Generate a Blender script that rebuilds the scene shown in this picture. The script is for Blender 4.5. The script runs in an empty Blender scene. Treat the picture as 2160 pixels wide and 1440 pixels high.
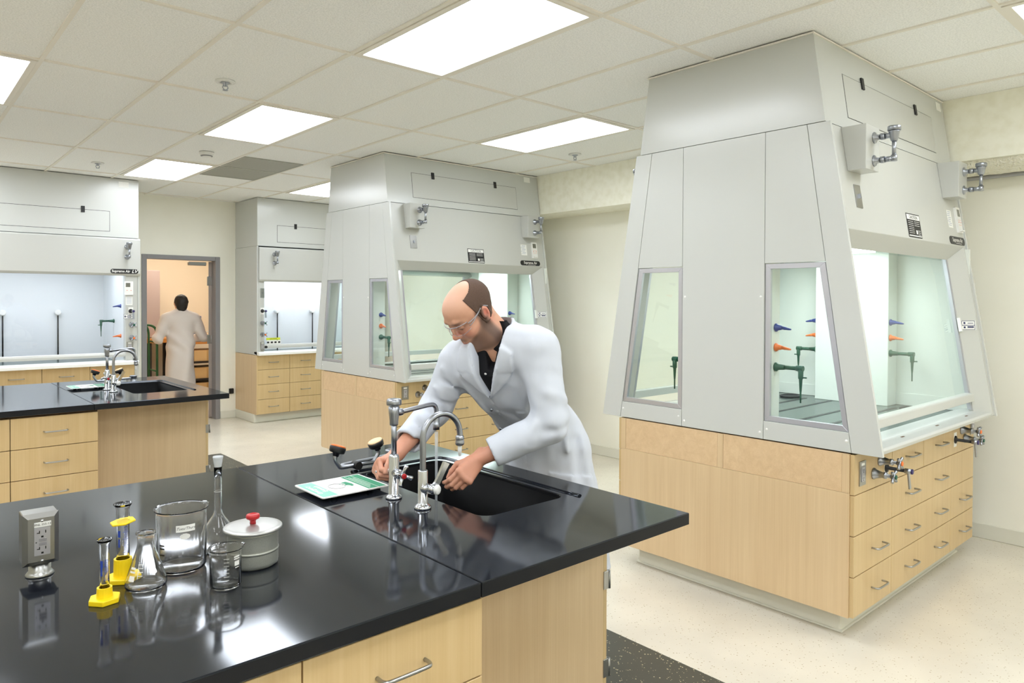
import bpy, bmesh, math, random
import numpy as np
from mathutils import Matrix, Vector
random.seed(7)
C = bpy.context.scene.collection
SC = bpy.context.scene
PI = math.pi

# ---------------------------------------------------------------- camera
H = 2.90                                   # ceiling height
cam_d = bpy.data.cameras.new('camera')
cam = bpy.data.objects.new('camera', cam_d)
C.objects.link(cam)
SC.camera = cam
F_PX = 1494.8
YAW, PITCH, ROLL = 0.7173, -0.0121, 0.0038
cam_d.sensor_fit = 'HORIZONTAL'
cam_d.sensor_width = 36.0
cam_d.lens = 36.0 * F_PX / 2160
cam_d.shift_x = 29.78 / 2160
cam_d.shift_y = -68.3 / 2160
cam_d.clip_start = 0.05
cam_d.clip_end = 60
def _cam_axes():
    f = Vector((math.sin(YAW), math.cos(YAW), 0)); r = Vector((math.cos(YAW), -math.sin(YAW), 0)); u = Vector((0, 0, 1))
    f2 = math.cos(PITCH)*f + math.sin(PITCH)*u
    u2 = math.cos(PITCH)*u - math.sin(PITCH)*f
    r3 = math.cos(ROLL)*r + math.sin(ROLL)*u2
    u3 = math.cos(ROLL)*u2 - math.sin(ROLL)*r
    return r3, u3, f2
_r, _u, _f = _cam_axes()
cam.matrix_world = Matrix(((_r.x, _u.x, -_f.x, -0.6731), (_r.y, _u.y, -_f.y, -3.3635), (_r.z, _u.z, -_f.z, H-1.3046), (0, 0, 0, 1)))

# ---------------------------------------------------------------- world, exposure
w = bpy.data.worlds.new('world'); SC.world = w; w.use_nodes = True
w.node_tree.nodes['Background'].inputs[0].default_value = (0.9, 0.95, 1, 1)
w.node_tree.nodes['Background'].inputs[1].default_value = 0.05
SC.view_settings.view_transform = 'Standard'
SC.view_settings.look = 'None'
SC.view_settings.gamma = 1
SC.view_settings.use_curve_mapping = False
SC.view_settings.exposure = 0.0
SC.cycles.max_bounces = 16
SC.cycles.transmission_bounces = 16
SC.cycles.diffuse_bounces = 8
SC.cycles.transparent_max_bounces = 24
SC.cycles.sample_clamp_indirect = 6
LIGHT = 11.2                               # radiance of the ceiling panels
HOODL = 14.0

# ---------------------------------------------------------------- materials
MATS = {}
def lin(c):
    return tuple(((v/255)/12.92 if v/255 <= 0.04045 else (((v/255)+0.055)/1.055)**2.4) for v in c)
def mat(name, col, rough=0.5, metal=0.0, spec=0.5, emit=None, es=0.0, coat=0.0, **k):
    m = bpy.data.materials.new(name); m.use_nodes = True
    b = m.node_tree.nodes['Principled BSDF']
    b.inputs['Base Color'].default_value = (*lin(col), 1)
    b.inputs['Roughness'].default_value = rough
    b.inputs['Metallic'].default_value = metal
    b.inputs['Specular IOR Level'].default_value = spec
    b.inputs['Coat Weight'].default_value = coat
    if emit:
        b.inputs['Emission Color'].default_value = (*lin(emit), 1)
        b.inputs['Emission Strength'].default_value = es
    for kk, v in k.items():
        b.inputs[kk].default_value = v
    MATS[name] = m
    return m
def nd(m, t, **k):
    n = m.node_tree.nodes.new(t)
    for a, v in k.items(): setattr(n, a, v)
    return n
def bsdf(m): return m.node_tree.nodes['Principled BSDF']
def lk(m, a, b): m.node_tree.links.new(a, b)
def noisy(m, c1, c2, scale=(40, 40, 40), detail=3, lo=0.35, hi=0.65, bump=0.0, coords='Object', dist=0.002):
    """two-colour procedural noise on the object's own coordinates"""
    tc = nd(m, 'ShaderNodeTexCoord'); mp = nd(m, 'ShaderNodeMapping')
    mp.inputs['Scale'].default_value = scale
    lk(m, tc.outputs[coords], mp.inputs['Vector'])
    n = nd(m, 'ShaderNodeTexNoise'); n.inputs['Scale'].default_value = 1; n.inputs['Detail'].default_value = detail
    lk(m, mp.outputs[0], n.inputs['Vector'])
    r = nd(m, 'ShaderNodeValToRGB')
    r.color_ramp.elements[0].position = lo; r.color_ramp.elements[0].color = (*lin(c1), 1)
    r.color_ramp.elements[1].position = hi; r.color_ramp.elements[1].color = (*lin(c2), 1)
    lk(m, n.outputs['Fac'], r.inputs['Fac'])
    lk(m, r.outputs['Color'], bsdf(m).inputs['Base Color'])
    if bump:
        bm_ = nd(m, 'ShaderNodeBump'); bm_.inputs['Strength'].default_value = bump; bm_.inputs['Distance'].default_value = dist
        lk(m, n.outputs['Fac'], bm_.inputs['Height']); lk(m, bm_.outputs[0], bsdf(m).inputs['Normal'])
    return m
def glass_thin(name, tint, gloss=1.0, rough=0.0):
    """thin pane: tinted transmission plus Fresnel reflection"""
    m = bpy.data.materials.new(name); m.use_nodes = True; t = m.node_tree; t.nodes.clear()
    o = t.nodes.new('ShaderNodeOutputMaterial'); mx = t.nodes.new('ShaderNodeMixShader')
    tr = t.nodes.new('ShaderNodeBsdfTransparent'); gl = t.nodes.new('ShaderNodeBsdfGlossy'); fr = t.nodes.new('ShaderNodeFresnel')
    tr.inputs[0].default_value = (*tint, 1); gl.inputs['Roughness'].default_value = rough; 
    ge = t.nodes.new('ShaderNodeNewGeometry'); mi = t.nodes.new('ShaderNodeMix'); mi.data_type = 'FLOAT'; mi.inputs[2].default_value = 1.5; mi.inputs[3].default_value = 1/1.5
    t.links.new(ge.outputs['Backfacing'], mi.inputs[0]); t.links.new(mi.outputs[0], fr.inputs[0])          # same Fresnel from both sides of the pane
    gl.inputs[0].default_value = (gloss, gloss, gloss, 1)
    t.links.new(fr.outputs[0], mx.inputs[0]); t.links.new(tr.outputs[0], mx.inputs[1]); t.links.new(gl.outputs[0], mx.inputs[2]); t.links.new(mx.outputs[0], o.inputs[0])
    MATS[name] = m
    return m

m_wall = mat('wall_paint', (236, 232, 210), 0.55); noisy(m_wall, (245, 243, 230), (247, 245, 233), (3, 3, 3))
m_beam = mat('painted_concrete', (234, 229, 204), 0.6); noisy(m_beam, (238, 235, 216), (246, 244, 229), (14, 14, 14), 6, 0.3, 0.6, 0.25, dist=0.004)
m_insul = mat('sprayed_insulation', (232, 226, 198), 0.8); noisy(m_insul, (240, 236, 214), (250, 248, 234), (60, 60, 60), 4, 0.3, 0.7, 1.0, dist=0.02)
m_tile = mat('ceiling_tile', (226, 222, 208), 0.9, spec=0.1); noisy(m_tile, (236, 237, 235), (252, 252, 250), (130, 130, 130), 4, 0.36, 0.60, 0.35, 'Object', 0.003)
m_grid = mat('ceiling_tee', (238, 233, 222), 0.5)
m_base = mat('vinyl_cove_base', (226, 224, 210), 0.4)
m_floor = mat('floor_vinyl', (238, 226, 196), 0.22)
m_floordark = mat('floor_vinyl_dark', (74, 76, 70), 0.32)
def speck(m, base, dots, sc, thr, sc2=0, dots2=None):
    tc = nd(m, 'ShaderNodeTexCoord'); v = nd(m, 'ShaderNodeTexVoronoi'); v.inputs['Scale'].default_value = sc
    lk(m, tc.outputs['Object'], v.inputs['Vector'])
    n = nd(m, 'ShaderNodeTexNoise'); n.inputs['Scale'].default_value = 2.2; n.inputs['Detail'].default_value = 4
    lk(m, tc.outputs['Object'], n.inputs['Vector'])
    n2 = nd(m, 'ShaderNodeMath', operation='MULTIPLY'); n2.inputs[1].default_value = thr*2
    sp = nd(m, 'ShaderNodeSeparateColor'); lk(m, v.outputs['Color'], sp.inputs[0]); lk(m, sp.outputs[0], n2.inputs[0])
    lt = nd(m, 'ShaderNodeMath', operation='LESS_THAN'); lk(m, v.outputs['Distance'], lt.inputs[0]); lk(m, n2.outputs[0], lt.inputs[1])
    gt = nd(m, 'ShaderNodeMath', operation='GREATER_THAN'); lk(m, sp.outputs[1], gt.inputs[0]); gt.inputs[1].default_value = 0.55
    mu = nd(m, 'ShaderNodeMath', operation='MULTIPLY'); lk(m, lt.outputs[0], mu.inputs[0]); lk(m, gt.outputs[0], mu.inputs[1])
    r = nd(m, 'ShaderNodeValToRGB'); r.color_ramp.elements[0].color = (*lin(base), 1); r.color_ramp.elements[1].color = (*lin(tuple(min(255, int(c*1.05)) for c in base)), 1)
    r.color_ramp.elements[0].position = 0.35; r.color_ramp.elements[1].position = 0.65
    lk(m, n.outputs['Fac'], r.inputs[0])
    mx = nd(m, 'ShaderNodeMix', data_type='RGBA'); lk(m, mu.outputs[0], mx.inputs[0]); lk(m, r.outputs[0], mx.inputs[6]); mx.inputs[7].default_value = (*lin(dots), 1)
    lk(m, mx.outputs[2], bsdf(m).inputs['Base Color'])
speck(m_floor, (217, 210, 195), (184, 171, 146), 90, 0.16)
speck(m_floordark, (66, 68, 62), (205, 195, 160), 95, 0.17)

def wood(name, c1, c2, axis='Z', rough=0.38):
    m = mat(name, c1, rough)
    sc = (26, 26, 1.3) if axis == 'Z' else (1.3, 26, 26)
    tc = nd(m, 'ShaderNodeTexCoord'); mp = nd(m, 'ShaderNodeMapping'); mp.inputs['Scale'].default_value = sc
    lk(m, tc.outputs['Object'], mp.inputs['Vector'])
    n = nd(m, 'ShaderNodeTexNoise'); n.inputs['Scale'].default_value = 1; n.inputs['Detail'].default_value = 6; n.inputs['Distortion'].default_value = 0.6
    lk(m, mp.outputs[0], n.inputs['Vector'])
    mp2 = nd(m, 'ShaderNodeMapping'); mp2.inputs['Scale'].default_value = tuple(v*7 if v > 5 else v*1.2 for v in sc); lk(m, tc.outputs['Object'], mp2.inputs['Vector'])
    n2 = nd(m, 'ShaderNodeTexNoise'); n2.inputs['Scale'].default_value = 1; n2.inputs['Detail'].default_value = 3; lk(m, mp2.outputs[0], n2.inputs['Vector'])
    a = nd(m, 'ShaderNodeMix', data_type='FLOAT'); a.inputs[0].default_value = 0.35; lk(m, n.outputs['Fac'], a.inputs[2]); lk(m, n2.outputs['Fac'], a.inputs[3])
    r = nd(m, 'ShaderNodeValToRGB'); r.color_ramp.elements[0].position = 0.3; r.color_ramp.elements[1].position = 0.7
    r.color_ramp.elements[0].color = (*lin(c2), 1); r.color_ramp.elements[1].color = (*lin(c1), 1)
    lk(m, a.outputs[0], r.inputs[0]); lk(m, r.outputs[0], bsdf(m).inputs['Base Color'])
    return m
m_maple = wood('maple_drawer_fronts', (212, 186, 140), (199, 170, 122))
m_mapleside = wood('maple_end_panel', (222, 196, 156), (209, 180, 140))
m_mapleh = wood('maple_removable_panel', (226, 197, 157), (210, 178, 137), 'X')
m_gap = mat('dark_reveal', (92, 66, 40), 0.8)
m_hood = mat('hood_white_enamel', (202, 204, 200), 0.22)
m_hood2 = mat('hood_cream_enamel', (195, 196, 191), 0.28)
m_inner = mat('hood_liner', (226, 230, 224), 0.35)
m_alu = mat('anodised_aluminium', (200, 200, 208), 0.35, 0.75)
m_steel = mat('brushed_steel', (172, 172, 170), 0.32, 1.0)
m_chrome = mat('chrome', (205, 208, 214), 0.14, 1.0)
m_chrome2 = mat('satin_chrome', (168, 172, 180), 0.3, 1.0)
m_black = mat('black_plastic', (24, 24, 26), 0.4)
m_blackep = mat('black_epoxy_resin', (24, 26, 32), 0.085, spec=0.5)
bsdf(m_blackep).inputs['Specular Tint'].default_value = (0.78, 0.88, 1.0, 1)
m_blackedge = mat('black_epoxy_edge', (24, 25, 28), 0.5, spec=0.25)
m_sink = mat('black_sink', (5, 5, 6), 0.6, spec=0.15)
m_work = mat('hood_work_surface', (74, 86, 82), 0.25)
m_white = mat('white_plastic', (235, 235, 232), 0.4)
m_red = mat('red_plastic', (176, 24, 30), 0.3)
m_blue = mat('blue_plastic', (40, 62, 140), 0.35)
m_orange = mat('orange_plastic', (238, 120, 50), 0.4)
m_green = mat('green_plastic', (22, 84, 62), 0.35)
m_yellow = mat('yellow_plastic', (248, 214, 20), 0.4)
m_label = mat('label_white', (240, 240, 236), 0.5)
m_ink = mat('label_black', (30, 30, 32), 0.5)
m_signgreen = mat('sign_green', (24, 140, 100), 0.4)
m_signlight = mat('sign_pale_green', (134, 204, 182), 0.4)
m_glassg = glass_thin('green_tinted_sash_glass', (0.93, 0.992, 0.96))
m_glassw = glass_thin('end_window_glass', (0.95, 0.99, 0.97))
m_glassc = glass_thin('clear_plastic', (0.95, 0.95, 0.97))
def real_glass(name, ior=1.36, col=(1, 1, 1)):
    m = bpy.data.materials.new(name); m.use_nodes = True; b = bsdf(m)
    b.inputs['Base Color'].default_value = (*col, 1); b.inputs['Roughness'].default_value = 0.0
    b.inputs['Transmission Weight'].default_value = 1.0; b.inputs['IOR'].default_value = ior
    MATS[name] = m
    return m
m_lab = real_glass('laboratory_glass')
m_panel = mat('light_diffuser', (255, 255, 255), 0.5, emit=(241, 247, 255), es=LIGHT*1.12)
m_frame = mat('painted_door_frame', (140, 138, 140), 0.4)

# ---------------------------------------------------------------- mesh helpers
class B:
    """collects shapes (world coordinates) and links them as one mesh object"""
    def __init__(s): s.b = bmesh.new()
    def box(s, x0, x1, y0, y1, z0, z1, bev=0.0, seg=1):
        vs = [s.b.verts.new((x, y, z)) for z in (z0, z1) for y in (y0, y1) for x in (x0, x1)]
        fs = [s.b.faces.new([vs[i] for i in q]) for q in ((0, 2, 3, 1), (4, 5, 7, 6), (0, 1, 5, 4), (2, 6, 7, 3), (0, 4, 6, 2), (1, 3, 7, 5))]
        if bev:
            es = list({e for f in fs for e in f.edges})
            bmesh.ops.bevel(s.b, geom=es, offset=bev, segments=seg, profile=0.5, affect='EDGES')
        return s
    def prism(s, pts, d, bev=0.0, seg=1):
        """polygon of 3D points extruded by vector d"""
        d = Vector(d)
        a = [s.b.verts.new(p) for p in pts]; c = [s.b.verts.new(Vector(p)+d) for p in pts]
        n = len(pts)
        fs = [s.b.faces.new(a[::-1]), s.b.faces.new(c)]
        for i in range(n): fs.append(s.b.faces.new((a[i], a[(i+1) % n], c[(i+1) % n], c[i])))
        bmesh.ops.recalc_face_normals(s.b, faces=fs)
        if bev:
            es = list({e for f in fs for e in f.edges})
            bmesh.ops.bevel(s.b, geom=es, offset=bev, segments=seg, profile=0.5, affect='EDGES')
        return s
    def cyl(s, p0, p1, r0, r1=None, n=16, caps=True):
        r1 = r0 if r1 is None else r1
        return s.rings([(p0, r0), (p1, r1)], n, caps)
    def rings(s, lst, n=16, caps=True):
        """tube through (point, radius) stations with its own frames"""
        pts = [Vector(p) for p, r in lst]
        prev = None; rr = []
        for i, (p, r) in enumerate(lst):
            t = (pts[min(i+1, len(pts)-1)] - pts[max(i-1, 0)])
            if t.length < 1e-9: t = Vector((0, 0, 1))
            t.normalize()
            if prev is None:
                a = Vector((1, 0, 0)) if abs(t.x) < 0.8 else Vector((0, 1, 0))
            else: a = prev
            u = (a - t*a.dot(t)).normalized(); prev = u; v = t.cross(u)
            rr.append([s.b.verts.new(pts[i] + (u*math.cos(2*PI*k/n) + v*math.sin(2*PI*k/n))*r) for k in range(n)])
        fs = []
        for a, b in zip(rr, rr[1:]):
            for k in range(n):
                fs.append(s.b.faces.new((a[k], a[(k+1) % n], b[(k+1) % n], b[k])))
        for f in fs: f.smooth = True
        if caps:
            for ring in (rr[0][::-1], rr[-1]):
                f = s.b.faces.new(ring)
        return s
    def tube(s, pts, r, n=10, sub=6, caps=True):
        """smooth tube: Catmull-Rom through pts"""
        P = [Vector(p) for p in pts]
        if sub > 1 and len(P) > 2:
            Q = []
            for i in range(len(P)-1):
                p0 = P[i-1] if i else P[0]*2-P[1]; p1, p2 = P[i], P[i+1]; p3 = P[i+2] if i+2 < len(P) else P[-1]*2-P[-2]
                for k in range(sub):
                    t = k/sub
                    Q.append(0.5*((2*p1) + (p2-p0)*t + (2*p0-5*p1+4*p2-p3)*t*t + (3*p1-p0-3*p2+p3)*t**3))
            Q.append(P[-1]); P = Q
        return s.rings([(p, r) for p in P], n, caps)
    def lathe(s, prof, o=(0, 0, 0), n=32, ax='Z', smooth=True):
        """closed or open profile [(r, h)] turned about an axis through o"""
        o = Vector(o); rows = []
        for r, h in prof:
            if r < 1e-6:
                rows.append([s.b.verts.new(s._ax(o, 0, 0, h, ax))])
            else:
                rows.append([s.b.verts.new(s._ax(o, r*math.cos(2*PI*k/n), r*math.sin(2*PI*k/n), h, ax)) for k in range(n)])
        for a, b in zip(rows, rows[1:]):
            for k in range(n):
                q = [a[k % len(a)], a[(k+1) % len(a)], b[(k+1) % len(b)], b[k % len(b)]]
                q2 = []
                for v in q:
                    if v not in q2: q2.append(v)
                if len(q2) > 2:
                    try:
                        f = s.b.faces.new(q2); f.smooth = smooth
                    except ValueError: pass
        return s
    def _ax(s, o, a, b, h, ax):
        if ax == 'Z': return o + Vector((a, b, h))
        if ax == 'Y': return o + Vector((b, h, a))
        if ax == 'X': return o + Vector((h, a, b))
        M = ax                                   # a 3x3 matrix, axis = its third column
        return o + M @ Vector((a, b, h))
    def ball(s, c, r, n=12, sc=(1, 1, 1), rot=None):
        M = Matrix.Translation(c)
        if rot is not None: M = M @ rot.to_4x4()
        M = M @ Matrix.Diagonal((r*sc[0], r*sc[1], r*sc[2], 1))
        k = bmesh.ops.create_uvsphere(s.b, u_segments=n*2, v_segments=n, radius=1, matrix=M)
        for v in k['verts']:
            for f in v.link_faces: f.smooth = True
        return s
    def quad(s, *p):
        s.b.faces.new([s.b.verts.new(q) for q in p]); return s
    def obj(s, name, m, parent=None, kind=None, label=None, recalc=True):
        if recalc: bmesh.ops.recalc_face_normals(s.b, faces=s.b.faces)
        me = bpy.data.meshes.new(name); s.b.to_mesh(me); s.b.free()
        return link(name, me, m, parent, kind, label)
ROOTLOC = {}
def root_of(o):
    while o.parent: o = o.parent
    return o
def link(name, me, m, parent=None, kind=None, label=None):
    o = bpy.data.objects.new(name, me); C.objects.link(o)
    for mm in (m if isinstance(m, (list, tuple)) else [m]): me.materials.append(mm)
    if parent is not None:
        o.parent = parent
        me.transform(Matrix.Translation(-ROOTLOC.get(root_of(parent).name, Vector((0, 0, 0)))))
    if kind: o['kind'] = kind
    if label: o['label'] = label
    return o
def thing(name, label, cat, loc=(0, 0, 0), group=None):
    o = bpy.data.objects.new(name, None); C.objects.link(o); o.empty_display_size = 0.05
    o.location = loc; ROOTLOC[o.name] = Vector(loc)
    return tag(o, label, cat, group)
def tag(o, label, cat, group=None):
    o['label'] = label; o['category'] = cat
    if group: o['group'] = group
    return o
def struct(o, kind='structure'):
    o['kind'] = kind; return o
def copy_tree(o, parent=None, label=None):
    c = o.copy(); C.objects.link(c)
    if parent is not None: c.parent = parent
    elif label: c['label'] = label
    for ch in list(o.children): copy_tree(ch, c)
    return c
def place(root, loc, label, rz=0.0, group=None):
    c = copy_tree(root, None, label); c.location = loc; c.rotation_euler = (0, 0, rz)
    if group: c['group'] = group
    return c
def text_bm(bb, s, size, o, xd, yd, thick=0.0006, align='CENTER', shear=0.0, bold=0.0, sx=1.0):
    """adds the outlines of a line of text as thin raised faces to builder bb; o = anchor, xd/yd = reading and up directions"""
    cu = bpy.data.curves.new('t', 'FONT'); cu.body = s; cu.size = size; cu.align_x = align; cu.align_y = 'CENTER'; cu.shear = shear; cu.offset = bold
    cu.resolution_u = 2
    to = bpy.data.objects.new('t', cu); C.objects.link(to)
    dg = bpy.context.evaluated_depsgraph_get(); me = bpy.data.meshes.new_from_object(to.evaluated_get(dg))
    xd = Vector(xd).normalized(); yd = Vector(yd).normalized(); zd = xd.cross(yd)
    M = Matrix(((xd.x*sx, yd.x, zd.x, o[0]), (xd.y*sx, yd.y, zd.y, o[1]), (xd.z*sx, yd.z, zd.z, o[2]), (0, 0, 0, 1)))
    me.transform(M @ Matrix.Translation((0, 0, thick)))
    bb.b.from_mesh(me)
    bpy.data.objects.remove(to); bpy.data.curves.remove(cu); bpy.data.meshes.remove(me)
    return bb
def plate(bb, o, xd, yd, w, h, t=0.001, r=0.0):
    """thin rectangular (or rounded) plate centred on o in the plane xd, yd"""
    xd = Vector(xd).normalized(); yd = Vector(yd).normalized(); zd = xd.cross(yd); o = Vector(o)
    if r <= 0: pts = [(-w/2, -h/2), (w/2, -h/2), (w/2, h/2), (-w/2, h/2)]
    else:
        pts = []
        for cx, cy, a0 in ((w/2-r, -h/2+r, -90), (w/2-r, h/2-r, 0), (-w/2+r, h/2-r, 90), (-w/2+r, -h/2+r, 180)):
            for k in range(5):
                a = math.radians(a0 + 90*k/4); pts.append((cx + r*math.cos(a), cy + r*math.sin(a)))
    return bb.prism([o + xd*a + yd*b_ for a, b_ in pts], zd*t)
# ---------------------------------------------------------------- ceiling lights (the room's lamps)
GA, GB = 0.6096, 1.2192
def ceiling_light(a, b, label, grp='lensed light panels in the ceiling grid'):
    x0, x1, y0, y1 = a*GA, (a+1)*GA, b*GB, (b+1)*GB
    t = thing('ceiling_light', label, 'ceiling light', ((x0+x1)/2, (y0+y1)/2, H-0.004), grp)
    f = B()
    e, q = 0.014, 0.045
    for bx in ((x0+e, x1-e, y0+e, y0+q), (x0+e, x1-e, y1-q, y1-e), (x0+e, x0+q, y0+q, y1-q), (x1-q, x1-e, y0+q, y1-q)):
        f.box(*bx, H-0.006, H+0.012)
    f.obj('frame', MATS['ceiling_tee'], t)
    d = B().box(x0+q, x1-q, y0+q, y1-q, H+0.001, H+0.005)
    d.obj('diffuser', m_panel, t)
    return t
ceiling_light(2, -1, 'large lit ceiling panel, nearest one, at the top centre')
ceiling_light(2, 1, 'lit ceiling panel second nearest, above the far bench')
ceiling_light(2, 3, 'small-looking lit ceiling panel beside the grey air grilles')
ceiling_light(5, 0, 'lit ceiling panel in front of the near fume hood, left of its duct chase')
ceiling_light(5, 3, 'lit ceiling panel half hidden by the middle fume hood')
ceiling_light(5, -3, 'lit ceiling panel at the top right corner')
ceiling_light(-1, 1, 'lit ceiling panel at the left edge')
for a, b in ((-1, -1), (-1, 3), (-1, -3), (2, -3), (-4, 1), (-4, -1), (-4, 3), (-4, -3), (5, -5), (2, -5), (-1, -5), (-4, -5)):  # unseen panels repeating the light pattern, added for more light on walls and ceiling
    ceiling_light(a, b, 'unseen lit ceiling panel out of the frame, added to light the room')

# ---------------------------------------------------------------- room shell
XL, XR, YF, YB = -5.0, 4.95, -7.4, 6.215
def grid_floor():
    b = B()
    # light vinyl with a darker field around the benches: one mesh, two materials
    xs = [XL-0.2, 0.55, 1.985, XR+0.2]; ys = [YF-0.2, 4.05, 9.6]
    for i in range(3):
        for j in range(2):
            f = b.b.faces.new([b.b.verts.new(p) for p in ((xs[i], ys[j], 0), (xs[i+1], ys[j], 0), (xs[i+1], ys[j+1], 0), (xs[i], ys[j+1], 0))])
            f.material_index = 1 if (i == 1 and j == 0) else 0
    b.box(XL-0.2, XR+0.2, YF-0.2, 9.6, -0.1, -0.002)
    return b.obj('floor', [m_floor, m_floordark], kind='structure')
floor = grid_floor()
ceil = B().box(XL-0.2, XR+0.2, YF-0.2, YB+0.14, H+0.007, H+0.1).obj('ceiling', m_tile, kind='structure')
b = B()
for a in range(-8, 8):
    x = a*GA; b.box(x-0.011, x+0.011, YF, YB, H-0.001, H+0.008)
for k in range(-6, 6):
    y = k*GB; b.box(XL, 4.6, y-0.011, y+0.011, H-0.0012, H+0.008)
g = b.obj('ceiling_grid', m_grid, ceil); 
wl = B().box(XL-0.12, XL, YF, YB, 0, H+0.01).obj('wall_left', m_wall, kind='structure')
wf = B().box(XL-0.12, XR+0.12, YF-0.12, YF, 0, H+0.01).obj('wall_front', m_wall, kind='structure')
wr = B().box(XR, XR+0.12, YF, YB+0.12, 0, H+0.01).obj('wall_right', m_wall, kind='structure')
DX0, DX1, DZ = 1.80, 2.735, 2.145
b = B().box(XL, DX0, YB, YB+0.12, 0, H+0.01).box(DX1, XR, YB, YB+0.12, 0, H+0.01).box(DX0, DX1, YB, YB+0.12, DZ, H+0.01)
wb = b.obj('wall_back', m_wall, kind='structure')
# concrete beam over the right wall, its underside sprayed near the camera
b = B().box(4.565, XR, YF, YB, 2.50, H+0.006)
bm_ = b.obj('trim_1', m_beam, kind='structure')
b = B()
random.seed(3)
n1, n2 = 150, 14
vs = {}
for i in range(n1+1):
    for j in range(n2+1):
        y = -7.3 + i*6.7/n1; x = 4.60 + j*(0.35)/n2
        bulge = 0.065*math.sin(PI*j/n2)**0.7 + (0.010*random.random() if 0 < j < n2 else 0)
        vs[i, j] = b.b.verts.new((x, y, 2.499 - bulge))
for i in range(n1):
    for j in range(n2):
        f = b.b.faces.new((vs[i, j], vs[i, j+1], vs[i+1, j+1], vs[i+1, j])); f.smooth = True
b.obj('insulation', m_insul, bm_)
cd = B().cyl((4.925, -7.3, 2.435), (4.925, -0.4, 2.435), 0.014).obj('conduit', m_alu); tag(cd, 'grey conduit pipe running along the right wall under the beam', 'pipe')
B().box(XR-0.012, XR, YF, YB, 0, 0.1, 0.004).obj('baseboard_right', m_base, kind='structure')
B().box(DX1+0.02, 2.96, YB-0.012, YB, 0, 0.1, 0.004).obj('baseboard_back', m_base, kind='structure')
B().box(1.5, DX0-0.02, YB-0.012, YB, 0, 0.1, 0.004).obj('baseboard_back', m_base, kind='structure')

# door frame and the leaf standing open into the next room
d1 = struct(thing('door_1', 'grey steel door frame with the door standing open', 'door', (2.27, YB, 0)))
b = B()
for x0, x1, z0, z1 in ((DX0-0.015, DX0+0.045, 0, DZ+0.015), (DX1-0.045, DX1+0.015, 0, DZ+0.015), (DX0+0.045, DX1-0.045, DZ-0.04, DZ+0.015)):
    b.box(x0, x1, YB-0.018, YB+0.135, z0, z1, 0.004)
b.obj('door_frame', m_frame, d1)
dv = Vector((.335, .942, 0)); dn = Vector((.942, -.335, 0)); hp = Vector((DX1-.082, YB+.145, .012))
lf = B().prism([hp, hp+dn*.045, hp+dn*.045+dv*.86, hp+dv*.86], (0, 0, DZ-.057)).obj('door_leaf', mat('door_paint', (158, 146, 140), 0.4), d1)
b = B()
for z in (1.84, 1.06, 0.3):
    b.box(DX1-0.1, DX1-0.045, YB+0.137, YB+0.15, z-0.06, z+0.06).cyl((DX1-0.048, YB+0.14, z-0.06), (DX1-0.048, YB+0.14, z+0.06), 0.008)
b.obj('hinge', m_steel, d1)
b = B(); plate(b, (DX1-0.0725, YB+0.1395, 1.86), (1, 0, 0), (0, 0, 1), 0.04, 0.085, 0.002); b.obj('door_sticker', mat('sticker_blue', (60, 96, 170), 0.5), d1)
b = B().box(DX1-0.34, DX1-0.11, YB+0.14, YB+0.19, DZ-0.1, DZ-0.052, 0.006); b.obj('door_closer', m_steel, d1)

# store room beyond the door
SX0, SX1, SYB = 1.0, 4.4, 9.0
m_peach = mat('store_wall_paint', (240, 228, 207), 0.6)
B().box(SX0-0.1, SX0, YB+0.12, SYB+0.1, 0, H).obj('wall_store_left', m_peach, kind='structure')
B().box(SX1, SX1+0.1, YB+0.12, SYB+0.1, 0, H).obj('wall_store_right', m_peach, kind='structure')
B().box(SX0, SX1, SYB, SYB+0.1, 0, H).obj('wall_store_back', m_peach, kind='structure')
sc_ = B().box(SX0-0.1, SX1+0.1, YB+0.14, SYB+0.1, 2.7, 2.8).obj('ceiling_store', m_tile, kind='structure')
t = thing('store_light', 'warm light panel on the store room ceiling, out of view above the doorway', 'ceiling light', (2.7, 7.6, 2.69))
B().box(2.0, 3.4, 7.1, 8.1, 2.675, 2.699).obj('frame', m_grid, t)
B().box(2.05, 3.35, 7.15, 8.05, 2.668, 2.674).obj('diffuser', mat('warm_diffuser', (255, 235, 200), 0.5, emit=(255, 243, 226), es=10.5), t)

# ceiling fittings
def sprinkler(x, y, label):
    t = thing('sprinkler', label, 'sprinkler', (x, y, H), 'sprinklers in the ceiling tiles')
    B().lathe([(0.0, 0.004), (0.055, 0.004), (0.058, -0.004), (0.035, -0.008), (0.03, 0.0), (0.0, 0.0)], (x, y, H+0.002), 28).obj('escutcheon', m_white, t)
    b = B().lathe([(0, 0), (0.024, 0), (0.026, -0.006), (0.014, -0.010), (0.012, -0.024), (0.0, -0.024)], (x, y, H-0.001), 18)
    b.obj('body', m_chrome2, t)
    b = B().tube([(x-0.010, y, H-0.02), (x-0.016, y, H-0.034), (x-0.006, y, H-0.046)], 0.003, 6).tube([(x+0.010, y, H-0.02), (x+0.016, y, H-0.034), (x+0.006, y, H-0.046)], 0.003, 6)
    b.lathe([(0, 0), (0.016, 0), (0.016, 0.002), (0, 0.002)], (x, y, H-0.05), 14)
    b.obj('deflector', m_chrome2, t)
sprinkler(0.897, 0.934, 'ceiling sprinkler, nearest one, at upper left above the far bench')
sprinkler(0.912, 4.312, 'small distant ceiling sprinkler above the left wall hood')
sprinkler(4.012, 0.968, 'ceiling sprinkler between the two peninsula hoods')
t = thing('smoke_detector', 'round white smoke detector on the ceiling between two light panels', 'smoke detector', (1.526, 3.108, H))
B().lathe([(0, 0), (0.062, 0), (0.062, -0.014), (0.05, -0.03), (0.034, -0.042), (0, -0.044)], (1.526, 3.108, H+0.005), 28).obj('housing', m_white, t)
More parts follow.
